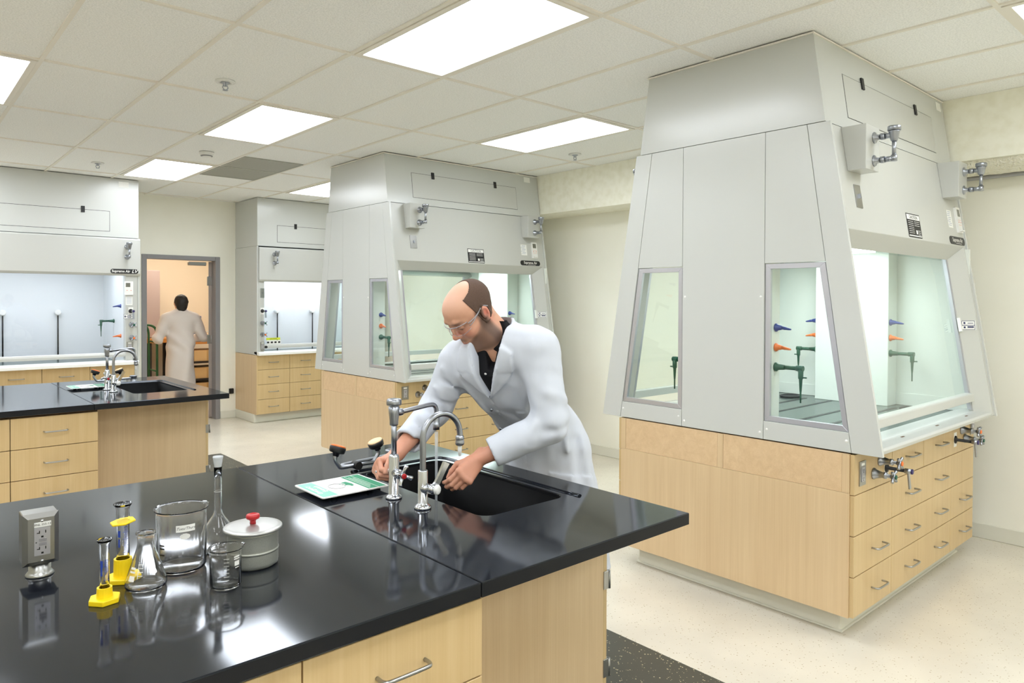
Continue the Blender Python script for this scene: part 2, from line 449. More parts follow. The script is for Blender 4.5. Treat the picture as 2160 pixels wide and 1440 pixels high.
B().lathe([(0.05, 0), (0.052, -0.004), (0.036, -0.007)], (1.526, 3.108, H-0.027), 28).obj('vent_ring', m_frame, t)
m_gr = mat('air_grille', (176, 176, 166), 0.5)
for i, (y0, lab) in enumerate(((2.5*GB, 'grey perforated air grille in the ceiling, nearer of two'), (3.0*GB, 'grey perforated air grille in the ceiling, farther of two'))):
    t = thing('air_grille', lab, 'air vent', (3.5*GA, y0+0.3, H), 'air grilles in the ceiling')
    b = B()
    for bx in ((3*GA+.015, 4*GA-.015, y0+.012, y0+.03), (3*GA+.015, 4*GA-.015, y0+.58, y0+.598), (3*GA+.015, 3*GA+.03, y0+.03, y0+.58), (4*GA-.03, 4*GA-.015, y0+.03, y0+.58)): b.box(*bx, H-0.004, H+0.006)
    b.obj('frame', m_gr, t)
    b = B()
    for k in range(22):
        y = y0 + 0.035 + k*0.0248; b.box(3*GA+.03, 4*GA-.03, y, y+0.017, H-0.001, H+0.004)
    b.obj('face', m_gr, t)
# ---------------------------------------------------------------- shared small fittings
def nozzle(parent, p, d, m, name='nozzle', L=0.085):
    """hose nozzle: flange, collar and tapered ribbed tip pointing along d and slightly down"""
    p = Vector(p); d = Vector(d).normalized(); e = (d + Vector((0, 0, -0.16))).normalized()
    b = B().rings([(p, 0.022), (p+d*0.006, 0.022), (p+d*0.010, 0.016), (p+d*0.03, 0.012), (p+d*0.034, 0.009)], 14)
    q = p + d*0.032
    b.rings([(q, 0.010), (q+e*0.015, 0.0085), (q+e*0.017, 0.0095), (q+e*0.022, 0.0078), (q+e*0.04, 0.006), (q+e*(L-0.034), 0.0035)], 12)
    return b.obj(name, m, parent)
def gooseneck(parent, p, d, m=None):
    m = m or m_green
    p = Vector(p); d = Vector(d).normalized(); z = Vector((0, 0, 1))
    b = B().rings([(p, 0.024), (p+d*0.008, 0.024), (p+d*0.014, 0.016), (p+d*0.05, 0.0125)], 14)
    b.rings([(p+d*0.04, 0.011), (p+d*0.13, 0.011)], 12)
    b.rings([(p+d*0.112, 0.0145), (p+d*0.148, 0.0145)], 12)
    q = p + d*0.135
    b.rings([(q+z*0.014, 0.0135), (q-z*0.05, 0.0125), (q-z*0.055, 0.009), (q-z*0.115, 0.0055), (q-z*0.12, 0.0045), (q-z*0.175, 0.004)], 12)
    b.rings([(q-z*0.045+d*0.006, 0.004), (q-z*0.045+d*0.03, 0.004)], 8)
    return b.obj('gooseneck', m, parent)
def vacuum_breaker(parent, p, d):
    """chrome: two flanged stubs, bell with cap, vertical pipe, elbow; p = wall point of upper stub, d = outward"""
    p = Vector(p); d = Vector(d).normalized(); z = Vector((0, 0, 1)); h = 0.112
    b = B()
    for q in (p, p - z*h):
        b.rings([(q, 0.028), (q+d*0.005, 0.027), (q+d*0.009, 0.015), (q+d*0.03, 0.0125)], 18)
        b.rings([(q+d*0.03, 0.017), (q+d*0.05, 0.017)], 6)
        b.rings([(q+d*0.05, 0.013), (q+d*0.085, 0.013)], 14)
    q = p + d*0.09
    b.rings([(q-z*0.03, 0.014), (q-z*0.02, 0.018), (q+z*0.014, 0.024), (q+z*0.018, 0.026)], 18)
    b.rings([(q+z*0.02, 0.03), (q+z*0.038, 0.03), (q+z*0.042, 0.027)], 18)
    b.rings([(q-z*0.02, 0.0095), (q-z*(h-0.01), 0.0095)], 12)
    b.rings([(q-z*(h-0.016), 0.0145), (q-z*(h+0.014), 0.0145)], 14)
    return b.obj('vacuum_breaker', m_chrome2, parent)
def cross_valve(parent, p, d, m_cap, name='gas_valve'):
    """service cock: conical flange, stem, four-arm handle with a coloured button"""
    p = Vector(p); d = Vector(d).normalized(); z = Vector((0, 0, 1)); s = d.cross(z)
    b = B().rings([(p, 0.028), (p+d*0.006, 0.028), (p+d*0.012, 0.022), (p+d*0.045, 0.013), (p+d*0.048, 0.016), (p+d*0.06, 0.016), (p+d*0.062, 0.009), (p+d*0.085, 0.009)], 16)
    h = p + d*0.088
    for k in range(4):
        a = PI/4 + k*PI/2; v = z*math.sin(a) + s*math.cos(a)
        b.rings([(h, 0.008), (h+v*0.02+d*0.003, 0.0065), (h+v*0.033+d*0.006, 0.008), (h+v*0.036+d*0.006, 0.004)], 8)
    b.rings([(h-d*0.008, 0.011), (h+d*0.012, 0.011)], 12)
    o = b.obj(name, m_chrome2, parent)
    B().rings([(h+d*0.012, 0.0115), (h+d*0.016, 0.0115), (h+d*0.018, 0.008)], 12).obj('index_button', m_cap, o)
    return o
def lever_valve(parent, p, d):
    """black flanged stem with a hanging steel lever and purple button"""
    p = Vector(p); d = Vector(d).normalized(); z = Vector((0, 0, 1)); s = d.cross(z)
    o = B().rings([(p, 0.024), (p+d*0.006, 0.022), (p+d*0.01, 0.009), (p+d*0.085, 0.009)], 14).obj('remote_valve', m_black, parent)
    b = B(); plate(b, p+d*0.0003, s, z, 0.05, 0.085, 0.001); b.obj('valve_label', m_label, o)
    q = p + d*0.085
    b = B().rings([(q, 0.013), (q+d*0.03, 0.013)], 14)
    b.prism([q+d*0.012-s*0.009, q+d*0.012+s*0.009, q+d*0.02+s*0.011-z*0.085, q+d*0.02-s*0.011-z*0.085], d*0.006)
    b.obj('lever', m_chrome2, o)
    B().rings([(q+d*0.03, 0.0135), (q+d*0.036, 0.0125), (q+d*0.037, 0.008)], 14).obj('index_button', mat('purple_button', (52, 44, 100), 0.4) if 'purple_button' not in MATS else MATS['purple_button'], o)
    return o
def outlet(parent, p, d, w=0.07, h=0.115, tagc=True):
    p = Vector(p); d = Vector(d).normalized(); z = Vector((0, 0, 1)); s = z.cross(d)
    b = B(); plate(b, p, s, z, w, h, 0.005); o = b.obj('outlet', m_steel, parent)
    b = B(); plate(b, p+d*0.005-z*0.004, s, z, 0.034, 0.068, 0.003); b.obj('receptacle', m_alu, o)
    b = B()
    for k in (-0.022, 0.016):
        for e in (-0.006, 0.006): plate(b, p+d*0.008+s*e+z*k, s, z, 0.002, 0.008, 0.0006)
        plate(b, p+d*0.008+z*(k-0.010), s, z, 0.005, 0.005, 0.0006)
    b.obj('slots', m_black, o)
    b = B(); plate(b, p+d*0.005+z*0.043, s, z, 0.034, 0.012, 0.001); b.obj('label', m_label, o)
    return o
def pull(parent, p, d, L=0.13, s=None):
    """bent-wire pull with rounded corners"""
    p = Vector(p); d = Vector(d).normalized(); z = Vector((0, 0, 1)); s = s or z.cross(d)
    b = B().tube([p-s*L/2, p-s*L/2+d*0.018, p-s*(L/2-0.004)+d*0.028, p-s*(L/2-0.014)+d*0.033, p+d*0.034, p+s*(L/2-0.014)+d*0.033, p+s*(L/2-0.004)+d*0.028, p+s*L/2+d*0.018, p+s*L/2], 0.0048, 8, 4)
    return b.obj('pull_handle', m_steel, parent)
def drawer(parent, x0, x1, z0, z1, y, d, handles=(), name='drawer', g=0.002, thick=0.02, m=None):
    """front in the XZ plane; y = outer face, d = +-1 outward direction along Y"""
    b = B().box(x0+g, x1-g, min(y, y-d*thick), max(y, y-d*thick), z0+g, z1-g, 0.0012)
    o = b.obj(name, m or m_maple, parent)
    for hx in handles: pull(o, (hx, y, (z0+z1)/2), (0, d, 0))
    return o

# ---------------------------------------------------------------- base cabinet under a peninsula hood
def peninsula_base(X0, W, yc, label):
    t = thing('base_cabinet', label, 'cabinet', (X0+W/2, yc, 0))
    x1 = X0+W-0.02; hd = 0.675; zt = 0.885; zb = 0.115
    B().box(X0+0.02, x1, yc-hd, yc+hd, zb, zt).obj('carcass', m_gap, t)
    B().box(X0+0.085, x1, yc-0.605, yc+0.605, 0, zb, 0.012, 2).obj('toe_kick', m_base, t)
    B().box(X0+0.076, x1, yc-0.614, yc+0.614, 0.0005, 0.011, 0.004, 2).obj('cove_foot', m_base, t)
    e0 = X0+0.02
    B().box(X0, e0, yc-hd, yc+hd, zb, 0.70, 0.001).obj('end_panel', m_mapleside, t)
    for y0, y1 in ((yc-hd, yc-hd+0.035), (yc-0.017, yc+0.017), (yc+hd-0.035, yc+hd)):
        B().box(X0, e0, y0+0.001, y1-0.001, 0.701, zt, 0.0008).obj('end_stile', m_mapleside, t)
    for y0, y1 in ((yc-hd+0.035, yc-0.017), (yc+0.017, yc+hd-0.035)):
        B().box(X0+0.002, e0, y0, y1, 0.701, zt, 0.0008).obj('access_panel', m_mapleh, t)
    zs = [zb+0.002, 0.308, 0.50, 0.692, zt]
    cx = [X0+0.004, X0+0.46, X0+0.905, X0+1.355, x1]
    for d in (-1, 1):
        y = yc + d*0.695
        fp = drawer(t, cx[0], cx[1], zs[3], zs[4], y, d, (), 'service_panel')
        drawer(t, cx[0], cx[1], zs[2], zs[3], y, d, (), 'false_front')
        for k in (0, 1): drawer(t, cx[0], cx[1], zs[k], zs[k+1], y, d, (X0+0.28,))
        drawer(t, cx[1], cx[2], zs[3], zs[4], y, d, (X0+0.71,))
        o = drawer(t, cx[2], cx[4], zs[3], zs[4], y, d, (X0+1.155,))
        drawer(t, cx[1], cx[4], zs[2], zs[3], y, d, (X0+0.71, X0+1.155))
        for k in (0, 1):
            drawer(t, cx[1], cx[3], zs[k], zs[k+1], y, d, (X0+0.71, X0+1.155))
            drawer(t, cx[3], cx[4], zs[k], zs[k+1], y, d, (X0+1.585,))
        D = (0, d, 0)
        outlet(t, (X0+0.09, y, 0.787), D)
        cross_valve(t, (X0+0.30, y, 0.817), D, m_orange); cross_valve(t, (X0+0.225, y, 0.764), D, m_green)
        lever_valve(t, (X0+0.385, y, 0.768), D)
        cross_valve(t, (X0+1.54, y, 0.823), D, m_orange); cross_valve(t, (X0+1.60, y, 0.764), D, m_green)
        lever_valve(t, (X0+1.43, y, 0.776), D)
        outlet(t, (X0+1.74, y, 0.83), D)
    return t

# ---------------------------------------------------------------- double-sided peninsula fume hood
def peninsula_hood(X0, W, yc, label):
    t = thing('fume_hood', label, 'fume hood', (X0+W/2, yc, 0.887))
    X1 = X0 + W
    ZT, Z0 = 2.456, 0.892
    hh = lambda z: 0.57 + (2.46-z)*0.16
    inn = lambda z: 0.459 + (2.456-z)*0.143
    P = lambda x, s, z, off=0.0: Vector((x, yc + s*(hh(z)-off), z))
    # duct chase up to the ceiling
    c0, c1 = 0.545, 0.483
    Q = lambda x, s, z, off=0.0: Vector((x, yc + s*(c0 + (c1-c0)*(z-2.462)/(2.9-2.462) - off), z))
    b = B(); xa = X0+0.004; zc = H-0.001
    b.prism([Q(xa, -1, ZT+0.004), Q(xa, -1, zc), Q(xa, 1, zc), Q(xa, 1, ZT+0.004)], (W-0.008, 0, 0))
    ch = b.obj('duct_chase', m_hood, t)
    b = B().box(X0-0.006, X1+0.006, yc-0.49, yc+0.49, H-0.008, H-0.001); b.obj('ceiling_trim', m_grid, t)
    n = Vector((0, -1, 0.1416)).normalized()
    for s in (-1, 1):
        up = (Q(X0, s, 2.8) - Q(X0, s, 2.5)).normalized(); nn = Vector((0, s, 0.1416)).normalized()
        mid = (Q(0, s, 2.748) + Q(0, s, 2.525))/2; mid.x = X0 + 0.918
        b = B(); xd = Vector((1 if s < 0 else -1, 0, 0))
        plate(b, mid, xd, up, 1.283, (Q(0, s, 2.748)-Q(0, s, 2.525)).length+0.006, 0.0006); o = b.obj('panel_reveal', m_gap if False else m_black, t)
        b = B(); plate(b, mid + nn*0.0006, xd, up, 1.277, (Q(0, s, 2.748)-Q(0, s, 2.525)).length, 0.001); ap = b.obj('access_door', m_hood2, t)
        for cx in (0.515, 1.277):
            c = Q(X0+cx, s, 2.745, -0.001)
            b = B(); plate(b, c, xd, up, 0.03, 0.062, 0.008); b.obj('door_clip', m_black, ap)
        b = B(); plate(b, Q(X0+1.73, s, 2.85, -0.0005), xd, up, 0.085, 0.055, 0.001); b.obj('airflow_sticker', m_label, ch)
    # end walls: outer skin pieces of the end facing the room, plain skin at the far end
    def yz(x, pts, th, name, m, par=t, bev=0.0012):
        b = B(); b.prism([Vector((x, yc+y, z)) for y, z in pts], (th, 0, 0), bev); return b.obj(name, m, par)
    th = 0.018; g = 0.0012; zw0, zw1 = 0.985, 1.79; cw = 0.245
    yz(X0, [(-cw+g, Z0), (cw-g, Z0), (cw-g, ZT), (-cw+g, ZT)], th, 'end_panel', m_hood)
    for s in (-1, 1):
        yz(X0, [(s*(cw+g), zw1), (s*(cw+g), ZT), (s*(inn(ZT)-g), ZT), (s*(inn(zw1)-g), zw1)], th, 'upper_end_panel', m_hood)
        yz(X0, [(s*(cw+g), Z0), (s*(cw+g), zw0), (s*(inn(zw0)-g), zw0), (s*(inn(Z0)-g), Z0)], th, 'lower_end_panel', m_hood)
        yz(X0, [(s*(inn(Z0)+g), Z0), (s*(inn(ZT)+g), ZT), (s*hh(ZT), ZT), (s*hh(Z0), Z0)], th, 'corner_post', m_hood)
        # framed window
        F = [(s*(cw+.004), zw0+.002), (s*(cw+.004), zw1-.003), (s*(inn(zw1)-.003), zw1-.003), (s*(inn(zw0)-.003), zw0+.002)]
        iw = 0.026
        I = [(s*(cw+.004+iw), zw0+.002+iw), (s*(cw+.004+iw), zw1-.003-iw), (s*(inn(zw1)-.003-iw*1.05), zw1-.003-iw), (s*(inn(zw0)-.003-iw*1.05), zw0+.002+iw)]
        b = B()
        for k in range(4):
            k2 = (k+1) % 4
            b.prism([Vector((X0+.006, yc+F[k][0], F[k][1])), Vector((X0+.006, yc+F[k2][0], F[k2][1])), Vector((X0+.006, yc+I[k2][0], I[k2][1])), Vector((X0+.006, yc+I[k][0], I[k][1]))], (0.02, 0, 0), 0.001)
        fr = b.obj('end_window', m_alu, t)
        b = B(); b.quad(*[Vector((X0+.016, yc+y, z)) for y, z in I]); b.obj('glass_pane', m_glassw, fr)
    yz(X1-th, [(-hh(Z0)+.01, Z0), (hh(Z0)-.01, Z0), (hh(ZT)-.01, ZT), (-hh(ZT)+.01, ZT)], th, 'far_end_panel', m_hood)
    for y, z in ((-cw+.02, 1.55), (cw-.02, 1.55), (-cw+.02, .93), (cw-.02, .93), (-cw-.025, .94), (cw+.025, .94), (-.69, .94)):
        pass
    b = B()
    for y, z in ((-cw+.018, 1.62), (cw-.018, 1.62), (-cw+.018, .925), (cw-.018, .925), (-cw-.02, .945), (cw+.02, .945), (-.66, .945), (.66, .945)):
        b.lathe([(0, -0.002), (0.006, -0.001), (0.007, 0)], (X0, yc+y, z), 12, 'X')
    b.obj('screw_cap', m_white, t)
    # inner liner
    b = B().box(X1-0.04, X1-th-.001, yc-0.66, yc+0.66, 0.905, 1.93); b.obj('end_liner', m_inner, t)
    b = B().box(X1-0.046, X1-0.038, yc-0.72, yc+0.72, 0.905, 0.985); b.obj('splash_strip', m_inner, t)
    for x0, x1 in ((X0+th+.001, X0+0.17), (X1-0.19, X1-0.04)):
        b = B().box(x0, x1, yc-0.243, yc+0.243, 0.903, 1.93, 0.003); b.obj('service_column', m_inner, t)
    B().box(X0+.02, X1-.02, yc-.55, yc+.55, 1.93, 1.95).obj('chamber_ceiling', m_inner, t)
    b = B().box(X0+.3, X1-.3, yc-.20, yc+.20, 1.918, 1.929); b.obj('lamp_lens', mat('hood_lamp_lens', (255, 255, 255), 0.5, emit=(236, 250, 252), es=HOODL*.78) if 'hood_lamp_lens' not in MATS else MATS['hood_lamp_lens'], t)
    b = B().box(X0+.02, X1-.02, yc-.74, yc+.74, 0.888, 0.903); ws = b.obj('work_surface', m_work, t)
    b = B()
    for y in (-.30, -.12, .12, .30): b.box(X0+.05, X1-.21, yc+y-.012, yc+y+.012, 0.9025, 0.9045)
    b.obj('baffle_slot', m_black, ws)
    for s in (-1, 1):
        b = B().lathe([(0.0, 0), (1, 0), (1.08, 0.012), (1.0, 0.014), (0.9, 0.006), (0, 0.004)], (0, 0, 0), 28)
        for v in b.b.verts: v.co = Vector((X1-.24 + v.co.x*0.085, yc+s*.40 + v.co.y*0.06, 0.9035+v.co.z))
        b.obj('cup_sink', m_black, ws)
        D = (0, s, 0); yb = yc + s*0.244
        for x in (X0+0.125, X1-0.16):
            nozzle(t, (x, yb, 1.46), D, m_blue, 'nozzle')
            nozzle(t, (x, yb, 1.357), D, m_orange, 'nozzle')
            gooseneck(t, (x, yb, 1.255), D)
        # sloping front: apron with bevelled lower edge, posts, sash, sill
        xd = Vector((1 if s < 0 else -1, 0, 0))
        b = B(); xa, xb = X0+th+.002, X1-.004
        sec = [(2.455, .02), (1.945, .02), (1.862, .10), (1.874, .118), (1.955, .045), (2.455, .05)]
        b.prism([P(xa, s, z, o) for z, o in sec], (xb-xa, 0, 0), 0.002); apr = b.obj('apron', m_hood2, t)
        for sd, xe, w1, w2 in ((1, X0+th+.002, .03, .075), (-1, X1-.004, .05, .09)):
            b = B()
            prof = [(0, .02), (w1, .02), (w1+w2, .095), (w1+w2, .12), (0, .06)]
            lo = [P(xe + sd*u_, s, 0.90, o) for u_, o in prof]; hi = [P(xe + sd*u_, s, 1.944, o) for u_, o in prof]
            # mitre the bevel under the apron
            hi[2] = P(xe+sd*(w1+w2), s, 1.866, .095); hi[3] = P(xe+sd*(w1+w2), s, 1.866, .12)
            A = [b.b.verts.new(v) for v in lo]; Cc = [b.b.verts.new(v) for v in hi]
            b.b.faces.new(A); b.b.faces.new(Cc)
            for k in range(5): b.b.faces.new((A[k], A[(k+1) % 5], Cc[(k+1) % 5], Cc[k]))
            b.obj('sash_post', m_hood2, t)
            b = B(); u0 = w1+w2
            b.prism([P(xe+sd*u0, s, .935, .1), P(xe+sd*(u0+.02), s, .935, .1), P(xe+sd*(u0+.02), s, 1.868, .1), P(xe+sd*u0, s, 1.868, .1)], (0, -s*.02, 0)); b.obj('sash_track', m_alu, t)
        gx0, gx1 = X0+th+.127, X1-.165
        b = B(); b.quad(P(gx0, s, 1.03, .115), P(gx1, s, 1.03, .115), P(gx1, s, 1.90, .115), P(gx0, s, 1.90, .115)); sh = b.obj('sash_glass', m_glassg, t)
        b = B(); b.prism([P(gx0-.01, s, z, o) for z, o in ((.988, .075), (1.03, .075), (1.036, .082), (1.036, .125), (.988, .125))], (gx1-gx0+.02, 0, 0), 0.003); b.obj('sash_rail', m_hood2, t)
        b = B(); b.prism([P(X0+th+.003, s, z, o) for z, o in ((.889, .03), (.908, .022), (.917, .03), (.925, .10), (.925, .19), (.91, .19), (.889, .13))], (W-th-.01, 0, 0), 0.002); af = b.obj('airfoil_sill', m_hood, t)
        b = B()
        for x in (.45, .95, 1.45): b.prism([P(X0+x-.02, s, .9213, .067), P(X0+x+.02, s, .9213, .067), P(X0+x+.02, s, .9222, .075), P(X0+x-.02, s, .9222, .075)], (0, 0, 0.001))
        b.obj('airfoil_slot', m_gap, af)
        # plumbing boxes and vacuum breakers
        for bx, bw in ((0.16, .155), (W-.30, .155)):
            x = X0+bx; yo = hh(2.45)+.10
            b = B(); b.prism([Vector((x, yc+s*(hh(2.452)-.02), 2.452)), Vector((x, yc+s*(hh(2.235)-.02), 2.235)), Vector((x, yc+s*yo, 2.235)), Vector((x, yc+s*yo, 2.452))], (bw, 0, 0), 0.002)
            vb = b.obj('valve_box', m_hood2, t)
            vacuum_breaker(t, (x+bw*.62, yc+s*yo, 2.395), (0, s, 0))
        up = (P(0, s, 2.4)-P(0, s, 2.0)).normalized()
        nn = Vector((0, s, .16)).normalized()
        b = B(); plate(b, P(X0+.235, s, 2.115, .02), xd, up, .07, .115, .004); sw = b.obj('light_switch', m_steel, t)
        b = B(); plate(b, P(X0+.235, s, 2.115, .016), xd, up, .01, .022, .012); b.obj('toggle', m_chrome2, sw)
        # caution notice
        c = P(X0+.945, s, 2.02, .0195)
        b = B(); plate(b, c, xd, up, .2, .135, .001); lab = b.obj('caution_notice', m_ink, t)
        b = B(); plate(b, c+nn*.001+up*.048, xd, up, .188, .028, .0006); plate(b, c+nn*.001-up*.058, xd, up, .19, .006, .0006); plate(b, c+nn*.001+xd*.03-up*.035, xd, up, .02, .022, .0006)
        for k in range(7):
            for e in (-.045, .045):
                if e > 0 and k > 2: continue
                plate(b, c+nn*.001+xd*e+up*(.024-k*.011), xd, up, .075, .0022, .0004)
        for k in range(3): plate(b, c+nn*.001+xd*.068-up*(.026+k*.011), xd, up, .04, .003, .0004)
        b.obj('notice_print', m_label, lab)
        b = B(); text_bm(b, 'CAUTION', .028, c+nn*.0018+up*.047, xd, up); b.obj('notice_heading', m_ink, lab)
        # name plate
        c = P(X0+1.655, s, 1.977, .0195) if s < 0 else P(X0+.2, s, 1.977, .0195)
        b = B(); plate(b, c, xd, up, .275, .05, .003, .024); pl = b.obj('name_plate', m_black, t)
        b = B(); text_bm(b, 'Supreme Air', .036, c+nn*.0032+up*.003-xd*.0, xd, up, bold=.0006)
        for k in range(9): plate(b, c+nn*.0032+xd*(-.03+k*.012)-up*.017, xd, up, .009, .003, .0003)
        b.obj('lettering', m_label, pl)
        # airflow monitor and paper notice
        c = P(X0+1.725, s, 2.11, .02) if s < 0 else P(X0+.1, s, 2.11, .02)
        b = B(); plate(b, c, xd, up, .075, .165, .014, .006); mo = b.obj('airflow_monitor', m_white, t)
        b = B(); plate(b, c+nn*.014+up*.045, xd, up, .045, .045, .001); b.obj('display', mat('lcd', (112, 112, 100), 0.3) if 'lcd' not in MATS else MATS['lcd'], mo)
        b = B()
        for k in (-.018, .018): plate(b, c+nn*.014+xd*k-up*.015, xd, up, .010, .007, .001)
        plate(b, c+nn*.014-up*.001, xd, up, .055, .0016, .0006); plate(b, c+nn*.014-up*.032, xd, up, .055, .0016, .0006)
        b.obj('buttons', mat('pale_red', (226, 140, 120), 0.5) if 'pale_red' not in MATS else MATS['pale_red'], mo)
        b = B(); plate(b, c+nn*.014-up*.07, xd, up, .05, .008, .012); b.obj('ledge', m_white, mo)
        c = P(X0+1.585, s, 2.11, .0197) if s < 0 else P(X0+.25, s, 2.11, .0197)
        b = B(); plate(b, c, xd, up, .08, .11, .0008); pn = b.obj('paper_notice', m_label, t)
        b = B()
        for k in range(8): plate(b, c+nn*.0009+up*(.045-k*.012)-xd*(.008*(k % 3)), xd, up, .05, .003, .0003)
        b.obj('print', mat('pale_ink', (150, 160, 190), 0.6) if 'pale_ink' not in MATS else MATS['pale_ink'], pn)
        # sash stop label on the right post
        xs_, up_, nn_ = xd, up, nn
        if s < 0: c = P(X1-.004-.05-.045, s, 1.452, .0565); xs_ = Vector((.09, -.075, 0)).normalized(); up_ = (P(0, s, 2.4)-P(0, s, 2.0)); up_ = (up_-xs_*up_.dot(xs_)).normalized(); nn_ = xs_.cross(up_)
        else: c = P(X0+.04, s, 1.452, .0195)
        b = B(); plate(b, c, xs_, up_, .095 if s < 0 else .04, .06, .0012); sl = b.obj('sash_label', m_label, t)
        xd, up, nn, keep = xs_, up_, nn_, (xd, up, nn)
        b = B()
        for a_, b_, w_, h_ in ((0, .027, .083, .003), (0, -.027, .083, .003), (-.041, 0, .003, .056), (.041, 0, .003, .056), (0, .0, .078, .004), (-.024, .014, .012, .012), (-.024, -.013, .012, .012), (.014, .013, .036, .004), (.014, -.011, .04, .010)):
            plate(b, c+nn*.0013+xd*a_*(1 if s < 0 else .42)+up*b_, xd, up, w_*(1 if s < 0 else .42), h_, .0004)
        xd, up, nn = keep
        b.obj('print', mat('label_navy', (40, 48, 92), 0.5) if 'label_navy' not in MATS else MATS['label_navy'], sl)
        if s < 0:
            b = B(); plate(b, P(X1-.155, s, 1.455, .094), xd, up, .022, .085, .016); st = b.obj('sash_stop', m_white, t)
    return t
peninsula_base(2.73, 1.80, -1.285, 'maple base cabinet of many drawers under the large near fume hood at right')
peninsula_hood(2.73, 1.82, -1.285, 'large white fume hood nearest the camera, at right, two end windows facing the room')
peninsula_base(2.68, 1.86, 2.505, 'maple base cabinet under the middle fume hood behind the leaning man')
peninsula_hood(2.68, 1.88, 2.505, 'white fume hood in the middle distance behind the leaning man')
